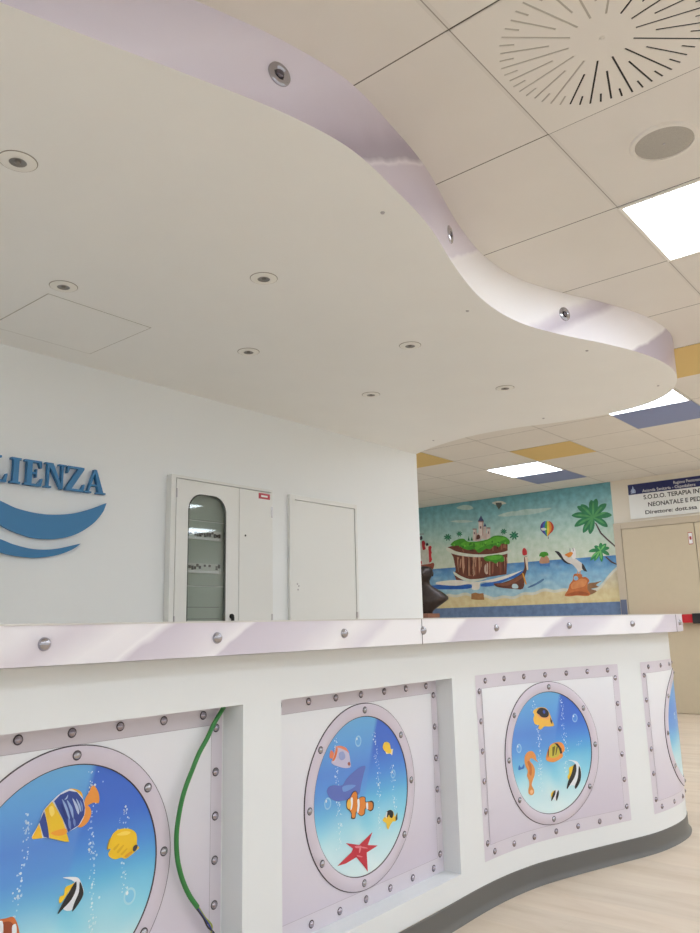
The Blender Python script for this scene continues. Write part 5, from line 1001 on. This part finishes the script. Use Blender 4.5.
def sky(y, z):
    n = .5+.5*math.sin(3.1*y+9*z+1.5*math.sin(4*y)); return mix3(ramp(z, SKY), (206, 212, 196), .16*n*max(0, min(1, (2.45-z)/.2)))
def sea(y, z):
    n = (.5+.5*math.sin(60*z+5*math.sin(4*y)+11*y))*(.5+.5*math.sin(23*y+4*math.sin(31*z)))
    return mix3(ramp(z, SEA), (196, 218, 220), .42*n)
def sand(y, z):
    n = .5+.5*math.sin(40*z+6*math.sin(3*y)); return mix3(ramp(z, SAND), (204, 186, 140), .2*n)
band(lambda y: 1.69, lambda y: 2.534, sky, 14, 0)
band(lambda y: 1.17, lambda y: 1.69, sea, 12, .0002)
band(lambda y: 1.17, lambda y: min(1.66, sandtop(y)+.035), lambda y, z: (214, 212, 196), 2, .0004)
band(lambda y: 1.17, lambda y: min(1.64, sandtop(y)), sand, 6, .0006)
A.done('painted_sky_and_sea', M_paint, mur)
A = Art(mmap); A.poly([(YM0, .62), (YM1, .62), (YM1, 1.172), (YM0, 1.172)], (104, 128, 164), .0009); A.done('painted_blue_band', M_paint, mur)
MUR = ART['mural']
for i_, c_ in enumerate(MUR.pop('painted_clouds')): traced([c_], mmap, 'painted_cloud', M_paint, mur, .0008+.0002*i_)
for i_, nm in enumerate(('painted_airship', 'painted_turreted_house', 'painted_small_palms', 'painted_castle', 'painted_floating_island', 'painted_longboat', 'painted_beach_stone', 'painted_hot_air_balloon', 'painted_islet', 'painted_orange_rock', 'painted_seabird', 'painted_low_palm', 'painted_tall_palm')):
    traced(MUR[nm], mmap, nm, M_paint, mur, .0012+.0006*(i_ % 6), None, 0, .00005)

# double door (setting)
door = tag(obj('door_1', boxm(XM-.012, XM-.0005, 1.50, 3.242, 0.0, 2.042), M_doorframe), kind='structure')
bm = bmesh.new()
box(bm, XM-.05, XM-.012, 3.157, 3.242, 0, 2.042, .004); box(bm, XM-.05, XM-.012, 1.50, 1.585, 0, 2.042, .004); box(bm, XM-.05, XM-.012, 1.585, 3.157, 1.972, 2.042, .004)
obj('door_frame', bm, M_doorframe, door)
l1 = obj('door_leaf', boxm(XM-.045, XM-.012, 2.377, 3.152, .004, 1.968, bevel=.003), M_doorleaf, door)
l2 = obj('door_leaf', boxm(XM-.045, XM-.012, 1.590, 2.370, .004, 1.968, bevel=.003), M_doorleaf, door)
pb = obj('push_bar', boxm(XM-.115, XM-.075, 2.47, 3.06, .925, 1.012, bevel=.008), M_red, l1); pb['label'] = 'red emergency push bar'
for y in (2.385, 3.05):
    b_ = obj('bar_bracket', boxm(XM-.135, XM-.045, y, y+.085, .915, 1.020, bevel=.008), M_black, pb); b_['label'] = 'black end bracket'
st = obj('door_sticker', boxm(XM-.0465, XM-.045, 2.40, 2.445, 1.74, 1.87), M_whiteink, l1); st['label'] = 'small white sticker with red border'
bm = bmesh.new()
for q in ((2.40, 2.445, 1.862, 1.87), (2.40, 2.445, 1.74, 1.748), (2.40, 2.404, 1.74, 1.87), (2.441, 2.445, 1.74, 1.87), (2.412, 2.433, 1.79, 1.825)): box(bm, XM-.0472, XM-.0465, *q)
obj('sticker_border', bm, mat('dull_red_ink', (176, 70, 66), .5), st)
obj('frame_guard', boxm(XM-.0535, XM-.05, 3.168, 3.236, .62, 1.19), mat('blue_grey_guard', (96, 106, 132), .5), door)
bm = bmesh.new()
for q in ((3.01, 3.02),): box(bm, XM-.0465, XM-.045, q[0], q[1], .20, .206)
obj('kick_mark', bm, M_darkhole, l1)

# sign over the door
sg = empty('door_sign', (XM, 2.5, 2.08), 'blue and silver ward sign with black lettering above the door', 'sign')
SY0, SY1, SZ0, SZ1 = 1.75, 3.045, 2.075, 2.468
obj('sign_board', boxm(XM-.018, XM-.0005, SY0, SY1, SZ0, SZ1, bevel=.002), M_silver, sg)
obj('header_band', boxm(XM-.0195, XM-.018, SY0+.002, SY1-.002, SZ1-.118, SZ1-.002), M_navy, sg)
bm = bmesh.new()
def smap(u, v): return (XM-.0202, SY1-u, SZ0+v)
for pl in ([(.03, .29), (.085, .29), (.085, .30), (.03, .30)], [(.042, .30), (.075, .30), (.066, .345), (.050, .345)], [(.050, .345), (.066, .345), (.058, .375)], [(.028, .305), (.040, .305), (.046, .335), (.040, .338)], [(.077, .305), (.089, .305), (.076, .338), (.070, .335)]):
    bm.faces.new([bm.verts.new(smap(*p)) for p in pl])
bmesh.ops.recalc_face_normals(bm, faces=bm.faces)
obj('emblem', bm, mat('emblem_ink', (176, 190, 222), .5), sg)
def text(s, u, v, h, m, name, parent, wide=1.0, fat=0.0):
    cu = bpy.data.curves.new('t', 'FONT'); cu.body = s; cu.size = h/.72; cu.extrude = 0; cu.offset = fat
    o = bpy.data.objects.new('t', cu); COL.objects.link(o)
    dg = bpy.context.evaluated_depsgraph_get(); me = bpy.data.meshes.new_from_object(o.evaluated_get(dg))
    bpy.data.objects.remove(o); bpy.data.curves.remove(cu)
    bm = bmesh.new(); bm.from_mesh(me); bpy.data.meshes.remove(me)
    for vv in bm.verts: x, y = vv.co.x, vv.co.y; vv.co = (XM-.0204, SY1-(u+x*wide), SZ0+v+y)
    return obj(name, bm, m, parent)
M_txt = mat('black_ink', (34, 34, 38), .5)
text('S.O.D.O. TERAPIA INTENSIVA', .165, .208, .048, M_txt, 'lettering', sg, .98, .0012)
text('NEONATALE E PEDIATRICA', .205, .122, .048, M_txt, 'lettering', sg, .98, .0012)
text('Direttore: dott.ssa', .165, .040, .042, M_txt, 'lettering', sg, 1.25, .001)
text('Regione Piemonte', .50, .336, .034, M_whiteink, 'header_lettering', sg, .8)
text('Azienda Sanitaria - Ospedaliera', .16, .288, .034, M_whiteink, 'header_lettering', sg, .95)

# bust on a wooden pedestal, half hidden by the wall corner
bx0, by0 = 7.0, 4.768
ped = empty('pedestal', (bx0, by0, 0), 'reddish wooden pedestal under the dark bust behind the wall corner', 'pedestal')
obj('column', boxm(bx0-.10, bx0+.10, by0-.10, by0+.10, 0, 1.04, bevel=.006), M_wood, ped)
obj('cap', boxm(bx0-.118, bx0+.118, by0-.118, by0+.118, 1.04, 1.085, bevel=.008), M_wood, ped)
bust = empty('bust', (bx0, by0, 1.085), 'dark bronze bust half hidden behind the white wall corner', 'sculpture')
RB_ = [(1.0855, .085, .075, 0), (1.105, .09, .08, 0), (1.125, .11, .085, 0), (1.165, .165, .10, .0), (1.205, .225, .115, .0), (1.232, .262, .118, .005), (1.258, .262, .112, .008), (1.30, .215, .10, .008), (1.345, .145, .088, .006), (1.375, .095, .078, .0),
       (1.40, .072, .072, -.005), (1.43, .068, .072, -.012), (1.452, .078, .088, -.02), (1.475, .090, .102, -.024), (1.505, .100, .112, -.02), (1.54, .104, .116, -.012), (1.565, .095, .106, -.006), (1.583, .070, .08, -.002), (1.592, .03, .036, 0), (1.594, 0, 0, 0)]
bm = bmesh.new(); n = 36
# local frame: facing fx, shoulders along fy
fx = Vector((-.83, -.56, 0)).normalized(); fy = Vector((-fx.y, fx.x, 0)); C0 = Vector((bx0, by0, 0))
rings = []
for z, w, d, off in RB_:
    if w == 0: rings.append([bm.verts.new(C0 + Vector((0, 0, z)))]); continue
    ring = []
    for k in range(n):
        a = 2*math.pi*k/n; c, s_ = math.cos(a), math.sin(a)
        rx = d*c; ry = w*s_
        if 1.44 < z < 1.58 and c > .2:      # face: flatter cheeks, brow, nose, mouth, chin
            face = max(0, c)
            rx *= .95
            if abs(s_) < .22:
                rx += {1.452: .010, 1.475: .004, 1.505: .026, 1.54: .006}.get(z, 0)*(1-abs(s_)/.22)
            elif .25 < abs(s_) < .6: rx -= {1.505: .004, 1.54: .010}.get(z, 0)
        hm = max(0, min(1, (z-1.47)/.04))*max(0, min(1, (.55-c)/.5)); rx *= 1+.05*hm; ry *= 1+.04*hm    # hair mass
        ring.append(bm.verts.new(C0 + fx*(rx-off) + fy*ry + Vector((0, 0, z))))
    rings.append(ring)
bm.faces.new(rings[0][::-1])
for A_, B_ in zip(rings[:-1], rings[1:]):
    for k in range(n):
        if len(B_) == 1: bm.faces.new((A_[k], A_[(k+1) % n], B_[0]))
        else: bm.faces.new((A_[k], A_[(k+1) % n], B_[(k+1) % n], B_[k]))
for s_ in (-1, 1):                             # ears
    c = C0 + fy*s_*.100 + Vector((0, 0, 1.508)) - fx*(-.005)
    bmesh.ops.create_uvsphere(bm, u_segments=10, v_segments=8, radius=.024, matrix=Matrix.Translation(c) @ Matrix.Diagonal((.6, .6, 1.25, 1)))
bmesh.ops.recalc_face_normals(bm, faces=bm.faces)
obj('figure', bm, M_bronze, bust, True)

# -------------------------------------------------------------- world + camera
w = bpy.data.worlds.new('World'); SC.world = w; w.use_nodes = True
w.node_tree.nodes['Background'].inputs['Color'].default_value = (0.9, 0.9, 0.88, 1)
w.node_tree.nodes['Background'].inputs['Strength'].default_value = 0.2
cam = bpy.data.cameras.new('Camera'); co = bpy.data.objects.new('Camera', cam); COL.objects.link(co)
F_, PITCH, ROLL, HEAD = CAMP
fw = Vector((math.cos(HEAD)*math.cos(PITCH), math.sin(HEAD)*math.cos(PITCH), math.sin(PITCH)))
rt = Vector((math.sin(HEAD), -math.cos(HEAD), 0)); upv = rt.cross(fw)
r2 = rt*math.cos(ROLL) + upv*math.sin(ROLL); u2 = -rt*math.sin(ROLL) + upv*math.cos(ROLL)
Mx = Matrix((r2, u2, -fw)).transposed().to_4x4(); Mx.translation = (0, 0, .98); co.matrix_world = Mx
cam.sensor_fit = 'VERTICAL'; cam.sensor_height = 36.0; cam.lens = 36.0*F_/933.0; cam.clip_start = .02
SC.camera = co
SC.view_settings.view_transform = 'Standard'; SC.view_settings.look = 'None'; SC.view_settings.gamma = 1.0
SC.view_settings.use_curve_mapping = False; SC.view_settings.exposure = EXPO
SC.cycles.max_bounces = 10; SC.cycles.diffuse_bounces = 8
